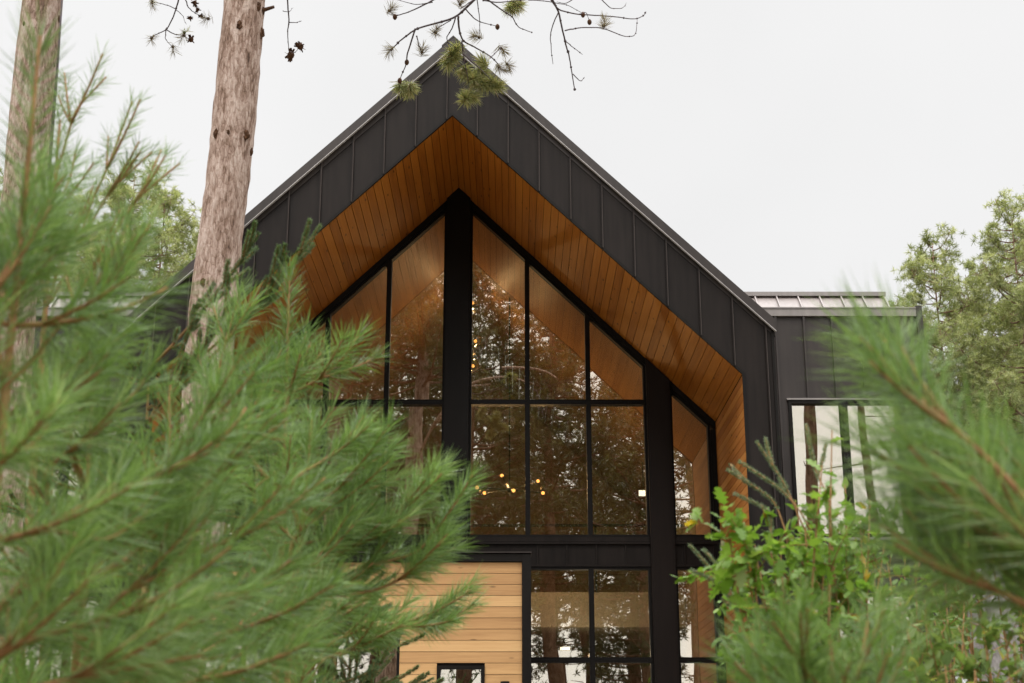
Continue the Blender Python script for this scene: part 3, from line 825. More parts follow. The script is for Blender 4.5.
sapling('young_pine', 'sharp young pine with a pointed tip in front of the orange soffit', GL, gp(262, 4.7), pt(289, 276, 4.7), 13, 0.12, 0.0024, 0.32, 0.4, 0.40, 4, lead=0.46, slim=0.32, dens=0.62,
        stems=[(4.6, [(212, 400), (222, 355), (240, 292)]), (4.7, [(288, 390), (298, 365), (306, 332)]), (4.6, [(290, 470), (308, 440), (308, 405)]), (4.6, [(240, 440), (262, 390), (268, 345)]), (4.6, [(250, 490), (290, 465), (312, 430)])])
sapling('young_pine', 'low young pine whose tips reach over the cedar wall', GL, gp(245, 4.3), pt(312, 420, 4.3), 14, 0.108, 0.0024, 0.26, 0.45, 0.42, 3, slim=0.4, dens=0.6,
        stems=[(4.2, [(290, 480), (340, 452), (364, 416)]), (4.3, [(300, 520), (350, 478), (392, 448)]), (4.4, [(300, 600), (380, 562), (418, 555), (466, 490)]), (4.35, [(290, 570), (360, 545), (432, 500)]), (4.2, [(270, 600), (310, 570), (342, 522)]), (4.3, [(290, 540), (340, 500), (400, 478)]), (4.4, [(310, 600), (380, 590), (455, 548)]), (4.4, [(330, 560), (390, 520), (445, 470)])])
sapling('young_pine', 'thin wispy young pine low against the cedar siding', GL, gp(280, 5.0), pt(305, 600, 5.0), 15, 0.10, 0.0024, 0.2, 0.6, 0.4, 3, dens=0.6, slim=0.4,
        stems=[(4.9, [(330, 640), (395, 622), (430, 618), (473, 580)]), (4.9, [(400, 625), (440, 628), (474, 604)]), (4.9, [(320, 660), (370, 640), (410, 600)])], stem_r=0.005)
sapling('young_pine', 'thin sparse young pine with pointed twigs against the white sky', GL, gp(48, 3.9), pt(60, 120, 3.9), 16, 0.075, 0.0020, 0.2, 0.75, 0.5, 2, dens=0.3, fol_len=0.34, slim=0.3,
        stems=[(3.9, [(52, 190), (75, 110), (106, 77)]), (3.9, [(60, 260), (105, 175), (132, 102)]), (3.9, [(70, 260), (110, 190), (152, 152)]), (3.9, [(80, 290), (135, 200), (180, 163)]), (3.8, [(40, 240), (70, 180), (76, 150)])], stem_r=0.005)
sapling('young_pine', 'shaded young pine in the lower left corner behind the nearest pine', GL, gp(35, 3.6), pt(40, 500, 3.6), 18, 0.115, 0.0024, 0.42, 0.1, 0.34, 5, slim=0.5, dens=0.6, lead=0.2, stems=[(3.5, [(0, 725), (20, 695), (48, 655)]), (3.5, [(40, 725), (70, 695), (96, 650)]), (3.4, [(-10, 700), (0, 680), (14, 640)])])
GS = 'young spruces among the pines'
sapling('young_spruce', 'young spruce with stubby green shoots in front of the leaning trunk', GS, gp(140, 5.3), pt(150, 345, 5.3), 21, 0.018, 0.0026, 0.45, 0.2, 0.28, 6,
        [(258, 234, 5.2, 0.97, 0.1), (320, 226, 5.2, 0.94, 0.3), (286, 262, 5.2, 0.92, 0.3), (232, 300, 5.2, 0.9, 0.1), (200, 300, 5.2, 0.9, 0.1)], 1.25, True, 'spruce', cat='young spruce', fol_len=0.4, lead=0.15)
sapling('young_spruce', 'dense dark young spruce deep between the left pines', GS, gp(262, 5.6), pt(262, 415, 5.6), 22, 0.018, 0.003, 0.5, 0.12, 0.24, 7,
        [(300, 425, 5.3, 0.9, 0.1), (230, 430, 5.3, 0.9, 0.1), (330, 470, 5.4, 0.75, 0.1)], 1.1, True, 'spruce', cat='young spruce', fol_len=0.5, lead=0.15)
sapling('young_spruce', 'dark young spruce at the left end of the cedar wall', GS, gp(340, 6.4), pt(335, 560, 6.4), 23, 0.018, 0.003, 0.42, 0.05, 0.22, 7,
        [(392, 640, 6.3, 0.7, 0.1), (352, 645, 6.0, 0.5, 0.1), (374, 662, 6.0, 0.4, 0.1), (362, 630, 6.1, 0.6, 0.1)], 1.1, True, 'spruce', cat='young spruce', fol_len=0.4, lead=0.15)

sapling('young_spruce', 'shadowy young spruce at the bottom between the left pines', GS, gp(205, 6.0), pt(205, 470, 6.0), 24, 0.018, 0.0032, 0.5, 0.1, 0.24, 7, (), 1.0, True, 'spruce', cat='young spruce', fol_len=0.5, lead=0.15)
sapling('young_spruce', 'shadowy young spruce near the lower left corner behind the front pines', GS, gp(55, 6.3), pt(55, 430, 6.3), 25, 0.018, 0.0032, 0.55, 0.1, 0.24, 7, (), 1.0, True, 'spruce', cat='young spruce', fol_len=0.5, lead=0.15)

GR = 'young pines in the right foreground'
sapling('young_pine', 'large blurred young pine leaning in from the right edge', GR, gp(1090, 2.2), pt(1075, 330, 2.2), 31, 0.155, 0.0024, 0.28, 0.55, 0.5, 2, dens=0.4, slim=0.3,
        stems=[(2.05, [(1045, 520), (985, 455), (925, 405), (860, 338)]), (2.15, [(1060, 560), (1000, 545), (945, 470), (905, 480)]), (2.2, [(1060, 570), (990, 555), (940, 580), (915, 600)]),
               (2.15, [(1040, 560), (960, 505), (872, 450)]), (2.15, [(1040, 610), (950, 570), (880, 525)]), (2.25, [(1060, 500), (1000, 510), (950, 425)]), (2.2, [(1055, 600), (1010, 580), (965, 515)]), (2.3, [(1050, 480), (960, 470), (890, 430)])], stem_r=0.007)
sapling('young_pine', 'low blurred young pine rising from the bottom edge right of the glass', GR, gp(815, 2.7), pt(830, 640, 2.7), 32, 0.115, 0.0024, 0.22, 0.6, 0.4, 3, slim=0.3, dens=0.5,
        stems=[(2.65, [(800, 720), (775, 690), (752, 648)]), (2.6, [(815, 710), (800, 670), (790, 622)]), (2.6, [(840, 700), (860, 670), (868, 622)]), (2.5, [(850, 720), (890, 690), (905, 648)])])
sapling('young_spruce', 'young spruce with flat grey green shoots crossing the right wall', 'young spruces in the right foreground', gp(835, 4.9), pt(828, 500, 4.9), 33, 0.0145, 0.0028, 0.2, 0.8, 0.3, 0, (), 0.85, True, 'palespruce', cat='young spruce', fol_len=0.2, lead=0.15,
        stems=[(4.8, [(800, 520), (786, 486), (757, 442)]), (4.8, [(800, 510), (780, 488), (740, 462)]), (4.8, [(790, 545), (775, 500), (728, 470)]), (4.8, [(770, 560), (772, 510), (735, 494)]), (4.8, [(830, 500), (815, 470), (806, 425)]),
               (4.8, [(790, 610), (736, 605), (716, 575), (690, 545)]), (4.8, [(735, 604), (722, 570), (704, 550)]), (4.8, [(735, 606), (718, 582), (692, 570)])], stem_r=0.0026)

# ---- broad leaves
OAK = [(0, 0), (0.10, 0.10), (0.30, 0.16), (0.16, 0.28), (0.40, 0.42), (0.20, 0.50), (0.42, 0.68), (0.18, 0.72), (0.22, 0.90), (0, 1.0)]
OVAL = [(0, 0), (0.17, 0.14), (0.27, 0.32), (0.28, 0.50), (0.20, 0.72), (0.09, 0.90), (0, 1.0)]
LANCE = [(0, 0), (0.08, 0.2), (0.12, 0.45), (0.08, 0.75), (0, 1.0)]
def leafs(mb, pos, dirs, size, outline, rng, tint=(0.1, 0.9), yellow=0.02):
    """real leaves: a folded, curled blade with a midrib"""
    o = np.array(outline); k = len(o)
    for p, d, s in zip(pos, dirs, size):
        side = unit(np.cross(d, unit(np.array((rng.normal(0, 0.35), rng.normal(0, 0.35), 1.0)))))
        nrm = np.cross(side, d)
        fold, curl = rng.uniform(0.1, 0.45), rng.uniform(-0.1, 0.35)
        v = []
        for sg in (1, -1):
            x, y = o[:, 0] * sg, o[:, 1]
            h = np.abs(x) * fold - curl * y ** 2 + 0.03 * np.sin(y * 9 + sg)
            v.append(p + (side[None] * x[:, None] + d[None] * y[:, None] + nrm[None] * h[:, None]) * s)
        ys = o[1:-1, 1]
        rib = p + (d[None] * ys[:, None] - nrm[None] * (curl * ys ** 2)[:, None]) * s
        v = np.concatenate(v + [rib])
        fs = []
        for off in (0, k):
            r = 2 * k
            fs3 = [(off, off + 1, r), (off + k - 2, off + k - 1, r + k - 3)]
            fs4 = [(off + i, off + i + 1, r + i, r + i - 1) for i in range(1, k - 2)]
            if off: fs3 = [f[::-1] for f in fs3]; fs4 = [f[::-1] for f in fs4]
            fs += [fs3] + ([fs4] if fs4 else [])
        t = 1.0 if rng.random() < yellow else rng.uniform(*tint)
        mb.add(v, fs, t)

def bush(name, label, group, base, stems, seed, size=0.06, outline=OVAL, mat='leaf', per=14, spread=0.16, twigs=5, yellow=0.02, cat='shrub', tint=(0.1, 0.9)):
    """stems is a list of tip points; leafy twigs leave each stem in its upper part"""
    rng = np.random.default_rng(seed)
    base = np.asarray(base, float)
    root = thing(name, label, cat, base, group)
    wood, lv = MB(), MB()
    for tip in stems:
        tip = np.asarray(tip, float)
        L_ = np.linalg.norm(tip - base)
        path = curve(base + rng.normal(0, 0.03, 3) * np.array((1, 1, 0)), (base * 0.45 + tip * 0.55) + rng.normal(0, 0.06, 3) + np.array((0, 0, 0.1)), tip, 9)
        wood.tube(path, np.linspace(0.006 + 0.003 * L_, 0.002, 9), 5, 0.5)
        paths = [along(path, np.linspace(0.72, 1, 5))[0]]
        for k in range(twigs):
            t = rng.uniform(0.42, 0.97)
            p, d = along(path, np.array([t])); p, d = p[0], d[0]
            q = unit(d * 0.5 + rng.normal(0, 0.7, 3) + np.array((0, 0, 0.2)))
            l = spread * rng.uniform(0.6, 1.5)
            sp = curve(p, p + q * l * 0.5 + np.array((0, 0, 0.03)), p + q * l, 4)
            wood.tube(sp, np.linspace(0.0026, 0.0014, 4), 4, 0.6)
            paths.append(sp)
        for sp in paths:
            n = max(3, int(per * rng.uniform(0.6, 1.2)))
            p, d = along(sp, rng.uniform(0.15, 1.0, n))
            q = unit(d * 0.55 + rng.normal(0, 0.62, (n, 3)) + np.array((0, 0, -0.08)))
            leafs(lv, p, q, size * rng.uniform(0.55, 1.2, n), outline, rng, tint, yellow)
    wood.build('stem', M['twig'], root, smooth=True)
    lv.build('leaves', M[mat], root, smooth=True)
    return root

bush('oak_sapling', 'young oak with bright lobed leaves in front of the house corner', None, gp(785, 4.55), [pt(722, 492, 4.5), pt(748, 528, 4.5), pt(832, 430, 4.6), pt(748, 580, 4.5), pt(780, 545, 4.5), pt(822, 466, 4.6)], 41, 0.064, OAK, 'leaf', 12, 0.15, 9, 0.01, 'oak sapling', (0.4, 0.97))
GB = 'leafy shrubs under the right pines'
bush('leafy_shrub', 'leafy green shrub with a few yellow leaves beneath the wing window', GB, gp(812, 5.0), [pt(u, v, Y) for u, v, Y in ((768, 512, 4.9), (795, 500, 5.0), (830, 505, 5.0), (860, 520, 5.1), (885, 540, 5.1), (775, 560, 4.9), (815, 560, 4.9), (850, 570, 5.0), (740, 590, 5.0), (790, 600, 5.0), (835, 610, 4.9), (755, 545, 4.9), (870, 500, 5.0), (845, 485, 5.0), (805, 530, 4.8), (865, 560, 4.9), (785, 530, 4.8), (825, 545, 4.8), (760, 570, 4.8), (845, 535, 4.9), (800, 575, 4.8), (880, 590, 4.9), (730, 560, 4.9))], 42, 0.046, OVAL, 'leaf', 19, 0.18, 18, 0.02, 'shrub', (0.25, 0.95))
bush('leafy_shrub', 'leafy shrub growing close to the lower right glass', GB, gp(760, 6.2), [pt(u, v, 6.2) for u, v in ((738, 560), (765, 590), (735, 620), (790, 610), (750, 660))], 43, 0.05, OVAL, 'leaf', 15, 0.18, 15, 0.02)
bush('leafy_shrub', 'pale grey green shrub at the right under the blurred pine', GB, gp(920, 5.6), [pt(u, v, Y) for u, v, Y in ((885, 550, 5.6), (915, 565, 5.5), (945, 580, 5.6), (900, 600, 5.4), (935, 620, 5.4), (965, 590, 5.8), (880, 630, 5.4), (925, 600, 5.3), (860, 590, 5.5), (955, 640, 5.3), (910, 650, 5.2))], 44, 0.07, LANCE, 'herb', 16, 0.2, 14, 0.02)
bush('leafy_shrub', 'bright shrub with scattered yellow leaves in the lower right corner', GB, gp(985, 4.2), [pt(u, v, Y) for u, v, Y in ((930, 640, 4.2), (960, 630, 4.2), (985, 640, 4.2), (1005, 625, 4.2), (1030, 615, 4.3), (945, 665, 4.1), (1010, 665, 4.1), (975, 670, 4.0), (915, 670, 4.0))], 45, 0.046, OVAL, 'herb', 16, 0.17, 14, 0.05)
bush('leafy_shrub', 'tall thin shrub far right behind the blurred pine', GB, gp(1000, 7.5), [pt(u, v, Y) for u, v, Y in ((960, 500, 7.5), (985, 520, 7.4), (1010, 490, 7.5), (1030, 530, 7.6), (950, 550, 7.5), (1015, 570, 7.4), (935, 530, 7.6), (970, 590, 7.3))], 46, 0.07, OVAL, 'herb', 14, 0.26, 10, 0.02)
bush('leafy_shrub', 'dark shrub standing at the foot of the right wing', GB, gp(890, 11), [pt(u, v, Y) for u, v, Y in ((840, 560, 11), (870, 540, 11), (905, 530, 11), (935, 545, 11), (960, 560, 11), (850, 610, 10.8), (900, 600, 10.8), (940, 620, 10.8))], 47, 0.09, OVAL, 'leaf', 16, 0.4, 9, 0.01, tint=(0.0, 0.6))

# ---- tall pines
def tufts(mb, pos, rng, n=14, l=0.14, w=0.012, tint=(0.1, 0.9), up=0.35, group=1.0):
    k = len(pos)
    base = np.repeat(pos, n, axis=0)
    d = unit(rng.normal(size=(k * n, 3)) + np.array((0, 0, up)))
    tb = np.repeat(rng.uniform(tint[0], tint[1], k), n)
    s0 = len(mb.t)
    blades(mb, base, d, l * rng.uniform(0.7, 1.15, k * n), w, rng, 0.02)
    mb.t[s0] = np.repeat(np.clip(tb + rng.normal(0, 0.08, k * n), 0, 1), 5)

def tall_pine_meshes(seed, H=18, cb=7, R=2.6, nl=60, per=26, tl=0.16, tw=0.014, r0=0.19, n=13, top=1.0):
    """trunk and crown of a grown pine, local to its foot"""
    rng = np.random.default_rng(seed)
    wood, fol = MB(), MB()
    lean = rng.normal(0, 0.25, 2)
    zz = np.linspace(-0.2, H, 26)
    path = np.stack([lean[0] * (zz / H).clip(0, 1) ** 1.5 + 0.08 * np.sin(zz * 0.5 + seed), lean[1] * (zz / H).clip(0, 1) ** 1.5 + 0.08 * np.cos(zz * 0.4), zz], axis=1)
    wood.tube(path, r0 * (1 - (zz / H).clip(0, 1) ** 1.3 * 0.93), 12, 0.5, True, 0.05, rng)
    for i in range(nl):
        f = (i + rng.random()) / nl
        z = cb + (H - cb) * f
        p = along(path, np.array([(z + 0.2) / (H + 0.2)]))[0][0]
        a = rng.uniform(0, 6.283)
        prof = (math.sin(min(1, (1 - f) * 1.25 + 0.12) * math.pi * 0.5)) * (0.55 + 0.45 * min(1, f * 4))
        l = max(0.35, R * prof * rng.uniform(0.55, 1.1))
        h = np.array((math.cos(a), math.sin(a), 0))
        e = p + h * l + np.array((0, 0, l * rng.uniform(0.05, 0.55) + 0.2 * f))
        lp = curve(p, p + h * l * 0.6 - np.array((0, 0, 0.05 * l)), e, 6)
        wood.tube(lp, np.linspace(0.012 + 0.012 * l, 0.006, 6), 5, 0.5)
        m_ = max(5, int(per * l / R * 1.2))
        t = rng.uniform(0.35, 1.0, m_) ** 0.7
        q, d = along(lp, t)
        side = unit(np.cross(d, rng.normal(size=(m_, 3))))
        off = side * (rng.uniform(0.05, 0.60, m_) * (0.35 + 0.65 * min(1, l)))[:, None]
        q2 = q + off + np.array((0, 0, 0.10))
        for k in range(0, m_, 2):
            wood.tube([q[k], (q[k] + q2[k]) / 2 + np.array((0, 0, -0.02)), q2[k]], [0.007, 0.005, 0.004], 3, 0.5, False)
        tufts(fol, q2, rng, n, tl, tw, (0.05, 0.95))
        # dead lower stubs
    for i in range(10):
        z = cb * rng.uniform(0.35, 1.0); p = along(path, np.array([z / H]))[0][0]; a = rng.uniform(0, 6.283); l = rng.uniform(0.2, 1.3)
        h = np.array((math.cos(a), math.sin(a), rng.uniform(-0.2, 0.5)))
        wood.tube([p, p + h * l * 0.5, p + h * l + rng.normal(0, 0.08, 3)], [0.025, 0.016, 0.007], 5, 0.5)
    return wood, fol

def plant_pine(meshes, name, label, group, x, y, rz=0, sc=1.0, cat='pine tree'):
    r = thing(name, label, cat, (x, y, gz(x, y)), group)
    r.rotation_euler = (0, 0, rz); r.scale = (sc, sc, sc)
    for nm, me in zip(('trunk', 'crown'), meshes):
        o = bpy.data.objects.new(nm, me); COL.objects.link(o); o.parent = r
    return r

def kind(seed, mat='crown', **kw):
    w, f = tall_pine_meshes(seed, **kw)
    return (w.mesh('trunk', M['bark2'], True), f.mesh('crown', M[mat]))

KA = kind(61, H=15.5, cb=3.0, R=2.5, nl=115, per=64, tl=0.17, tw=0.013, r0=0.11, n=26)
KB = kind(62, H=17, cb=3.5, R=3.0, nl=125, per=66, tl=0.17, tw=0.013, r0=0.12, n=26)
KC = kind(63, 'crown2', H=17, cb=4.5, R=2.8, nl=90, per=27, tl=0.22, tw=0.034, r0=0.20)
KD = kind(64, 'crown2', H=21, cb=6.5, R=3.2, nl=90, per=29, tl=0.24, tw=0.038, r0=0.22)

KE = kind(65, 'crown2', H=20, cb=13, R=2.0, nl=40, per=30, tl=0.22, tw=0.034, r0=0.21)

def at_top(u, v, Y, H):          # scale that brings the tree top to a photo height
    q = pt(u, v, Y); return q[0], (q[2] - gz(q[0], Y)) / H
GBK = 'pines beyond the right wing'
for (K, H, u, v, Y, rz, lb) in ((KA, 15.5, 933, 246, 30, 0.4, 'pale green pine with a rounded top just right of the wing roof'),
                               (KB, 17, 1000, 212, 29, 2.2, 'taller pale green pine at the right edge of the photo'),
                               (KA, 15.5, 968, 272, 34, 3.9, 'lower pine filling the gap between the two right pines'),
                               (KB, 17, 1060, 190, 33, 5.1, 'pine mostly outside the right edge of the photo'),
                               (KC, 19, 945, 330, 46, 1.1, 'farther low pine behind the right pines'),
                               (KA, 15.5, 1015, 340, 42, 2.8, 'farther low pine near the right edge')):
    x, s = at_top(u, v, Y, H)
    plant_pine(K, 'pine_tree', lb, GBK, x, Y, rz, s)
GBL = 'pines beyond the left wing'
for (K, H, u, v, Y, rz, lb) in ((KA, 15.5, 132, 180, 34, 1.3, 'pale pine whose top shows above the left gutter'),
                               (KB, 17, 172, 200, 37, 0.2, 'pale pine just left of the leaning trunk above the left roof'),
                               (KB, 17, 70, 205, 36, 4.0, 'pine behind the blurred branches at the upper left'),
                               (KA, 15.5, 10, 190, 34, 5.5, 'pine behind the leftmost trunk'),
                               (KA, 15.5, 205, 232, 40, 2.5, 'pine hidden mostly behind the leaning trunk')):
    x, s = at_top(u, v, Y, H)
    plant_pine(K, 'pine_tree', lb, GBL, x, Y, rz, s)
GM = 'pines across the clearing mirrored in the glass'
LM = 'tall pine across the clearing, seen mirrored in the house glass'
rr = random.Random(4)
for (x, y, K) in ((-9, -7, KC), (-4.6, -12, KD), (-1.5, -6, KC), (1.6, -15, KD), (4.4, -8, KC), (7.5, -17, KD), (-7, -20, KD), (-2, -24, KC), (3.5, -26, KD), (-12, -16, KD), (-15, -8, KC), (-5.5, -3, KC), (-18, -22, KD), (0.2, -32, KC), (-10, -30, KD), (6, -33, KC), (0, -19, KD), (-6.5, -15, KC), (2.5, -38, KD), (-5, -40, KD), (-12, -42, KD), (5.2, -21, KC)):
    plant_pine(K, 'pine_tree', LM, GM, x, y, rr.uniform(0, 6.28), rr.uniform(1.05, 1.3))
plant_pine(KE, 'pine_tree', 'thick brown pine trunk mirrored in the left pane of the wing window', GM, 7.2, 8.4, 0.7, 1.0)
plant_pine(KE, 'pine_tree', 'slimmer pine trunk mirrored in the right pane of the wing window', GM, 8.75, 7.0, 2.0, 0.85)

# ---- the two near red pines
def near_pine(label, path, rad, seed, scars, group):
    rng = np.random.default_rng(seed)
    path = np.asarray(path, float)
    base = np.array((path[0][0], path[0][1], gz(path[0][0], path[0][1])))
    root = thing('red_pine', label, 'pine tree', base, group)
    fine = along(path, np.linspace(0, 1, 120))[0]
    # smooth
    for _ in range(12):
        fine[1:-1] = (fine[:-2] + 2 * fine[1:-1] + fine[2:]) / 4
    rf = np.interp(np.linspace(0, 1, 120), np.linspace(0, 1, len(rad)), rad)
    rf = rf * (1 + 0.02 * np.sin(np.linspace(0, 40, 120)) + rng.normal(0, 0.006, 120))
    w = MB(); w.tube(fine, rf, 36, 0.5, True, 0.034, rng)
    t = w.build('trunk', M['bark'], root, smooth=True)
    for (u, v, Y, sz, side) in scars:
        q = pt(u, v, Y)
        k = np.argmin(np.abs(fine[:, 2] - q[2])); c = fine[k]
        h = np.array((q[0] - c[0], -math.sqrt(max(1e-4, rf[k] ** 2 - min(rf[k] * 0.98, abs(q[0] - c[0])) ** 2)), 0)); h = unit(h)
        st = MB(); p0 = c + h * (rf[k] - 0.03)
        st.sphere(c + h * (rf[k] - 0.004), sz, 12, 8, 0.5, (0.62, 0.45, 1.15))
        st.v[0] += rng.normal(0, sz * 0.10, st.v[0].shape)
        if side > 0.03:
            st.tube([p0, p0 + h * (0.03 + side) + np.array((0, 0, 0.03))], [sz * 0.6, sz * 0.4], 8, 0.5, True, 0.2, rng)
        st.build('branch_stub', M['scar'], t)
    return root, fine, rf, rng

T1 = [(-2.55, 9.85, gz(-2.5, 10) - 0.2), pt(201, 520, 9.9), pt(206, 400, 9.95), pt(212, 320, 10), pt(218.5, 246, 10), pt(227, 193, 10), pt(236, 100, 10), pt(244.5, 0, 10), pt(255, -110, 10.05), pt(268, -260, 10.1), pt(272, -480, 10.1)]
root1, f1, r1, rg1 = near_pine('leaning red pine trunk with dark branch scars, left of the gable', T1, [0.20, 0.188, 0.182, 0.176, 0.168, 0.162, 0.164, 0.192, 0.15, 0.09, 0.03], 71,
    [(205.5, 283, 9.9, 0.036, 0.02), (237, 279, 9.9, 0.034, 0.0), (217, 133, 9.9, 0.034, 0.0), (246, 135, 9.9, 0.042, 0.01), (229.5, 140, 9.9, 0.018, 0), (253, 147, 9.9, 0.03, 0.03), (240.5, 29.5, 9.9, 0.034, 0.0), (260, 30, 9.9, 0.045, 0.02), (258, 8, 9.9, 0.035, 0.02), (272, 3, 9.9, 0.03, 0.09), (222, 222, 9.9, 0.012, 0)], 'near red pines')
T2 = [(-3.75, 10.4, gz(-3.7, 10.4) - 0.2), pt(2, 480, 10.4), pt(12, 320, 10.45), pt(27, 155, 10.5), pt(42.5, 0, 10.5), pt(55, -110, 10.5), pt(70, -300, 10.6), pt(75, -520, 10.6)]
root2, f2, r2, rg2 = near_pine('red pine trunk at the top left corner behind the blurred needles', T2, [0.19, 0.18, 0.17, 0.165, 0.16, 0.13, 0.08, 0.03], 72,
    [(22, 14, 10.3, 0.02, 0.02), (59, 5, 10.3, 0.03, 0.02), (50, 60, 10.3, 0.015, 0.02)], 'near red pines')

def crown_on(root, fine, seed, z0, nl=46, R=2.4):
    rng = np.random.default_rng(seed); wood, fol = MB(), MB()
    zt = fine[-1][2]
    for i in range(nl):
        f = (i + rng.random()) / nl; z = z0 + (zt - z0) * f
        p = fine[np.argmin(np.abs(fine[:, 2] - z))]; a = rng.uniform(0, 6.283); l = R * (1 - 0.75 * f) * rng.uniform(0.6, 1.1)
        h = np.array((math.cos(a), math.sin(a), 0)); e = p + h * l + np.array((0, 0, l * rng.uniform(0.1, 0.5)))
        lp = curve(p, p + h * l * 0.6, e, 6); wood.tube(lp, np.linspace(0.012 + 0.012 * l, 0.006, 6), 5, 0.5)
        q, d = along(lp, rng.uniform(0.35, 1.0, 30)); q2 = q + rng.normal(0, 0.16, (30, 3)) + np.array((0, 0, 0.1))
        tufts(fol, q2, rng, 14, 0.15, 0.014, (0.05, 0.95))
    c = fol.build('crown', M['crown2'], root)
    wood.build('limb', M['bark2'], root, smooth=True)
crown_on(root1, f1, 81, 8.6)
crown_on(root2, f2, 82, 8.2)

# hanging twigs of the leaning pine, over the gable
def zA(x, y): return 370 + x / 3.531, y / 3.531
def zB(x, y): return 150 + x / 5.2556, y / 5.2556
tw, grn, brn = MB(), MB(), MB()
tws = [tw, MB(), MB()]
cur = [tw]
rg = np.random.default_rng(91)
def twig(conv, pts, r=0.010, Y=13.0, dy=0.15, tw=tw):
    P = np.array([pt(*conv(x, y), Y + dy * i) for i, (x, y) in enumerate(pts)])
    if len(P) > 2:
        k = np.linspace(0, 1, len(P)); fine = np.stack([np.interp(np.linspace(0, 1, len(P) * 5), k, P[:, c]) for c in range(3)], axis=1)
        for _ in range(3): fine[1:-1] = (fine[:-2] + 2 * fine[1:-1] + fine[2:]) / 4
        fine += np.cumsum(rg.normal(0, 0.0016, fine.shape), axis=0)
        P = fine
    tw.tube(P, np.linspace(r, r * 0.45, len(P)), 5, 0.5)
    for i in range(0, len(P), 4):      # small knots along the twig
        tw.sphere(P[i], r * 1.25 * rg.uniform(0.7, 1.2), 5, 4)
def tuft_at(mb, conv, x, y, Y=13.0, l=0.115, n=60, ax_=(0, 0, -0.2), w=0.0042, k=1):
    c = pt(*conv(x, y), Y)
    for _ in range(k):
        a = unit(np.array(ax_) + rg.normal(0, 0.5, 3))
        path = np.array([c - a * 0.05, c, c + a * 0.05])
        brush(mb, path, n, l, w, rg, (0.5, 1.5), 0.0, 0.0, (0.1, 0.95))
    mb.sphere(c, 0.018, 6, 5, 0.02)
for P, r in (([(375, -8), (300, 65), (160, 100), (110, 140), (75, 175)], 0.014), ([(160, 105), (130, 190), (130, 220), (105, 285)], 0.010), ([(165, 128), (172, 160), (183, 185)], 0.007),
             ([(285, 72), (240, 95), (220, 118)], 0.006), ([(312, 60), (312, 100), (325, 145), (370, 165), (435, 205), (462, 240)], 0.012), ([(300, 65), (285, 110), (268, 130), (285, 180)], 0.008),
             ([(335, 30), (380, 78), (450, 95)], 0.008), ([(378, -5), (385, 50), (390, 90), (385, 120)], 0.006), ([(325, 145), (330, 200), (345, 270), (350, 320)], 0.008), ([(330, 190), (380, 235), (430, 285)], 0.008),
             ([(405, -8), (470, 40), (500, 60), (520, 100), (565, 118)], 0.009), ([(400, 2), (460, 10), (560, 0)], 0.009), ([(425, 205), (450, 180), (460, 168)], 0.006),
             ([(230, -4), (150, 40), (90, 60), (68, 40)], 0.009), ([(370, -6), (330, 20), (316, 30)], 0.006), ([(220, 8), (160, 15), (90, -6)], 0.006),
             ([(640, -8), (665, 35), (690, 150), (705, 195), (723, 310)], 0.013), ([(718, 262), (745, 290), (760, 275)], 0.006), ([(665, 45), (640, 110), (640, 160), (647, 228)], 0.007),
             ([(690, 145), (720, 165), (752, 190)], 0.006), ([(640, 0), (668, 38), (740, 52), (850, 58), (935, 70), (965, 55), (972, 42)], 0.009), ([(688, 108), (740, 95), (822, 98), (900, 128), (938, 125), (945, 70)], 0.008),
             ([(815, -5), (850, 30), (890, 28), (903, 8)], 0.006), ([(740, 50), (765, 40), (780, 75)], 0.005), ([(560, 0), (640, 5), (700, 15), (760, 50)], 0.006), ([(720, -5), (690, 12), (660, 5)], 0.006)):
    if P[0][1] < 3 and len(tws) < 14 and P[0] not in ((640, 0), (560, 0), (400, 2)):
        cur[0] = MB(); tws.append(cur[0])
    twig(zA, P, r * 0.95, tw=cur[0])
for x, y in ((75, 175), (183, 185), (232, 115), (385, 132), (462, 170), (485, 228), (68, 38), (318, 15), (825, 90), (456, 236)):
    tuft_at(brn, zA, x, y, 13.3, 0.125, 85, (0, 0, 0.1), 0.0048, 1)
for x, y, k in ((290, 190, 2), (275, 215, 1), (330, 245, 2), (385, 250, 2), (350, 335, 2), (335, 350, 1), (425, 290, 2), (405, 225, 1), (365, 280, 2), (140, 305, 2), (105, 300, 1), (510, 12, 2), (490, 25, 1), (310, 170, 1), (440, 305, 1), (395, 290, 1)):
    tuft_at(grn, zA, x, y, 13.4, 0.14, 170, (0.1, 0, -0.5), 0.0062, k)
for x, y in ((450, 95), (775, 78), (752, 52), (130, 220), (105, 285), (88, 60)):
    c = pt(*zA(x, y), 13.3); cone = MB(); cone.sphere(c, 0.024, 8, 6, 0.5, (1, 1, 1.4)); cone.build('cone', M['scar'], root1, smooth=True)
for P, r in (([(150, -8), (130, 70), (85, 155), (20, 185), (5, 195)], 0.008), ([(85, 155), (78, 200), (120, 245)], 0.005), ([(85, 155), (130, 180), (178, 185), (212, 205)], 0.006), ([(130, 45), (60, 20), (5, 8)], 0.005),
             ([(185, -5), (200, 40), (235, 70), (270, 90), (305, 98)], 0.006), ([(135, 50), (175, 80), (195, 130)], 0.004), ([(722, -8), (730, 115), (723, 170), (728, 268)], 0.008), ([(733, 120), (770, 122), (797, 112)], 0.005), ([(698, 58), (730, 62), (752, 40)], 0.004), ([(735, 270), (765, 278), (790, 245)], 0.005)):
    twig(zB, P, r, 12.4, 0.15, tws[2] if P[0][0] > 600 else tws[1])
for x, y in ((8, 200), (120, 246), (10, 14), (178, 186), (306, 98)):
    tuft_at(brn, zB, x, y, 12.6, 0.105, 50, (0, 0, -0.1), 0.0038, 1)
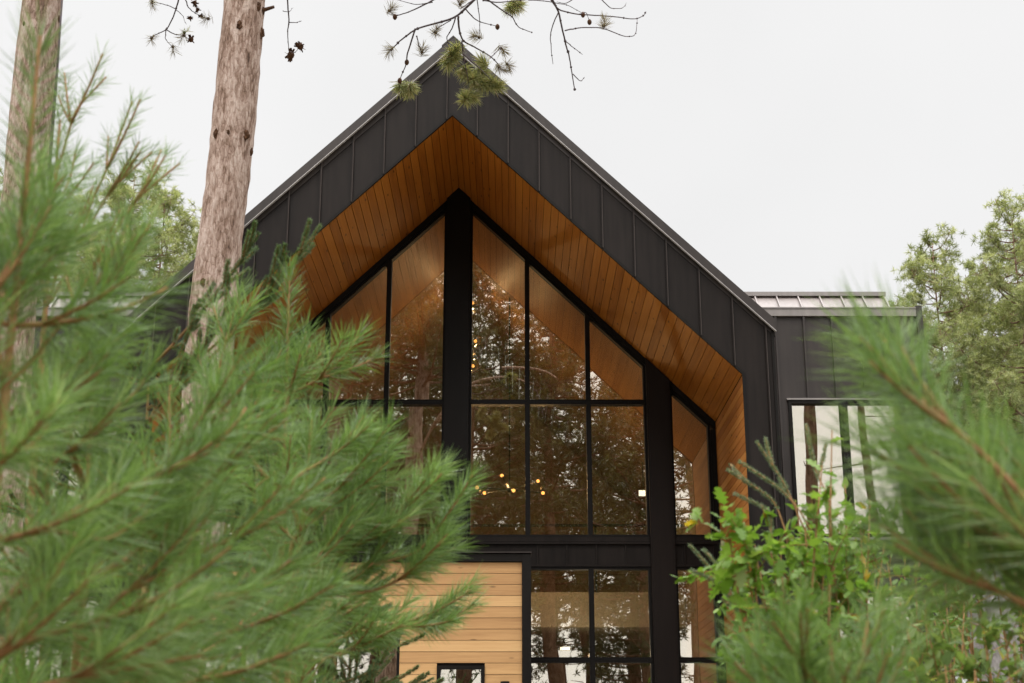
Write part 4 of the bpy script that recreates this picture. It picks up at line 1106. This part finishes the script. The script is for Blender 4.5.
tuft_at(grn, zB, 180, 172, 12.6, 0.08, 30, (0, 0, 0.4), 0.0034, 1); tuft_at(grn, zB, 10, 8, 12.6, 0.08, 40, (0, 0, 0.1), 0.0034, 1)
def conelet(x, y, s):
    c = pt(*zB(x, y), 12.6)
    cone = MB(); cone.sphere(c, s * 0.6, 8, 6)
    for k in range(14):                # open scales
        d = unit(rg.normal(size=3)); q = unit(np.cross(d, rg.normal(size=3)))
        cone.add([c + q * s * 0.35, c - q * s * 0.35, c + d * s * 1.15 + q * s * 0.15, c + d * s * 1.15 - q * s * 0.15], [[(0, 1, 3, 2)]])
    cone.build('cone', M['scar'], root1)
for x, y, s in ((215, 208, 0.045), (235, 15, 0.04), (250, 50, 0.032), (270, 85, 0.03), (210, 95, 0.03), (740, 290, 0.062), (790, 245, 0.055), (790, 232, 0.03)):
    conelet(x, y, s)
lim = MB()
k0 = f1[np.argmin(np.abs(f1[:, 2] - pt(255, -95, 10)[2]))]
for P in ([k0, pt(330, -70, 11.3), pt(420, -36, 12.6), pt(478, -12, 13.0)], [pt(420, -36, 12.6), pt(500, -40, 13), pt(552, -4, 13.1)], [pt(500, -40, 13), pt(580, -30, 13.2), pt(602, -3, 13.2)],
          [k0, pt(225, -80, 11.2), pt(186, -8, 12.3)], [k0, pt(290, -60, 11.6), pt(287.5, -4, 12.4)], [pt(330, -70, 11.3), pt(400, -30, 12.8), pt(440, -1, 13.0)]):
    P = np.array(P); q = curve(P[0], P[1], P[2], 8) if len(P) == 3 else along(P, np.linspace(0, 1, 14))[0]
    lim.tube(q, np.linspace(0.035, 0.013, len(q)), 7, 0.5)
lim.build('limb', M['bark'], root1, smooth=True)
for q in tws:
  if q.v: q.build('twig', M['deadtwig'], root1, smooth=True)
grn.build('needles', M['tuft'], root1)
brn.build('dead_needles', M['browntuft'], root1)

# thin bare stem beside the leftmost trunk
b = gp(30, 6.5); root = thing('bare_sapling', 'thin bare stem rising beside the top left pine trunk', 'sapling', b, None)
m = MB(); m.tube([b, pt(44, 330, 6.5), pt(50, 160, 6.5), pt(58, 60, 6.5), pt(64, -30, 6.5)], [0.016, 0.012, 0.010, 0.007, 0.004], 6); m.build('trunk', M['deadtwig'], root, smooth=True)

# grey trunk at the lower right behind the shrubs
b = gp(985, 8.6); root = thing('dead_tree', 'short grey weathered tree trunk behind the shrubs at lower right', 'tree trunk', b)
rg = np.random.default_rng(7)
m = MB(); q = np.linspace(0, 1, 14)[:, None] * (pt(990, 560, 8.6) - b)[None] + b; m.tube(q, np.linspace(0.19, 0.14, 14), 16, 0.5, True, 0.06, rg)
m.build('trunk', mat_bark('grey weathered bark', [(0.2, (0.08, 0.07, 0.065)), (0.5, (0.26, 0.24, 0.23)), (0.9, (0.42, 0.40, 0.39))]), root, smooth=True)

# ------------------------------------------------------------------ sky, sun, camera
w = bpy.data.worlds.new('World'); SC.world = w; w.use_nodes = True
nt = w.node_tree; nt.nodes.clear()
out = nt.nodes.new('ShaderNodeOutputWorld'); bg = nt.nodes.new('ShaderNodeBackground'); bg.inputs['Strength'].default_value = 0.1
sky = nt.nodes.new('ShaderNodeTexSky'); sky.sky_type = 'NISHITA'; sky.sun_disc = False
SUN_EL, SUN_AZ = 52, 205
sky.sun_elevation = math.radians(SUN_EL); sky.sun_rotation = math.radians(SUN_AZ)
tc = nt.nodes.new('ShaderNodeTexCoord'); sp = nt.nodes.new('ShaderNodeSeparateXYZ'); L(nt, tc.outputs['Generated'], sp.inputs[0])
def mrange(src, a, b, c, d):
    r = nt.nodes.new('ShaderNodeMapRange'); r.interpolation_type = 'SMOOTHSTEP'
    for k, v in zip(('From Min', 'From Max', 'To Min', 'To Max'), (a, b, c, d)): r.inputs[k].default_value = v
    L(nt, src, r.inputs['Value']); return r.outputs['Result']
def mth(op, a, b):
    n = nt.nodes.new('ShaderNodeMath'); n.operation = op
    for i, q in enumerate((a, b)):
        if isinstance(q, (int, float)): n.inputs[i].default_value = q
        else: L(nt, q, n.inputs[i])
    return n.outputs[0]
zen = mrange(sp.outputs['Z'], 0.56, 1.0, 0.0, 5.2)          # overcast: brightest overhead and towards the hidden sun
back = mrange(sp.outputs['Y'], 0.25, -0.8, 0.0, 1.25)
cl = nt.nodes.new('ShaderNodeTexNoise'); cl.inputs['Scale'].default_value = 2.2; cl.inputs['Detail'].default_value = 4
L(nt, tc.outputs['Generated'], cl.inputs['Vector'])
lum = mth('MULTIPLY', mth('ADD', mth('ADD', 1.0, zen), back), mrange(cl.outputs['Fac'], 0.3, 0.7, 0.955, 1.03))
sc_ = nt.nodes.new('ShaderNodeVectorMath'); sc_.operation = 'SCALE'; sc_.inputs[0].default_value = (6.35, 6.33, 6.32); L(nt, lum, sc_.inputs['Scale'])
mx = nt.nodes.new('ShaderNodeMix'); mx.data_type = 'RGBA'; mx.inputs['Factor'].default_value = 0.985
L(nt, sky.outputs['Color'], mx.inputs[6]); L(nt, sc_.outputs['Vector'], mx.inputs[7])
L(nt, mx.outputs[2], bg.inputs['Color']); L(nt, bg.outputs[0], out.inputs['Surface'])

sl = bpy.data.lights.new('sun', 'SUN'); sl.energy = 1.5; sl.angle = math.radians(30); sl.color = (1.0, 0.96, 0.91)
so = bpy.data.objects.new('sun', sl); COL.objects.link(so)
az = math.radians(SUN_AZ); el = math.radians(SUN_EL)
dirv = Vector((math.sin(az) * math.cos(el), math.cos(az) * math.cos(el), math.sin(el)))
so.rotation_euler = dirv.to_track_quat('Z', 'Y').to_euler(); so.location = dirv * 60

cam = bpy.data.cameras.new('camera'); cam.lens = 50; cam.sensor_width = 36; cam.clip_start = 0.05; cam.clip_end = 3000
cam.dof.use_dof = True; cam.dof.focus_distance = 18.3; cam.dof.aperture_fstop = 4.8
co = bpy.data.objects.new('camera', cam); COL.objects.link(co)
co.location = (0, 0, 0); co.rotation_euler = (math.radians(90) + TH, 0, 0)
SC.camera = co

SC.render.engine = 'CYCLES'
cy = SC.cycles
cy.use_denoising = True
try: cy.denoiser = 'OPENIMAGEDENOISE'
except Exception: pass
cy.max_bounces = 7; cy.diffuse_bounces = 4; cy.glossy_bounces = 4; cy.transmission_bounces = 4; cy.transparent_max_bounces = 12
cy.caustics_reflective = False; cy.caustics_refractive = False
cy.sample_clamp_indirect = 6
vs = SC.view_settings
vs.view_transform = 'Standard'; vs.look = 'None'; vs.exposure = 0.5; vs.gamma = 1.0
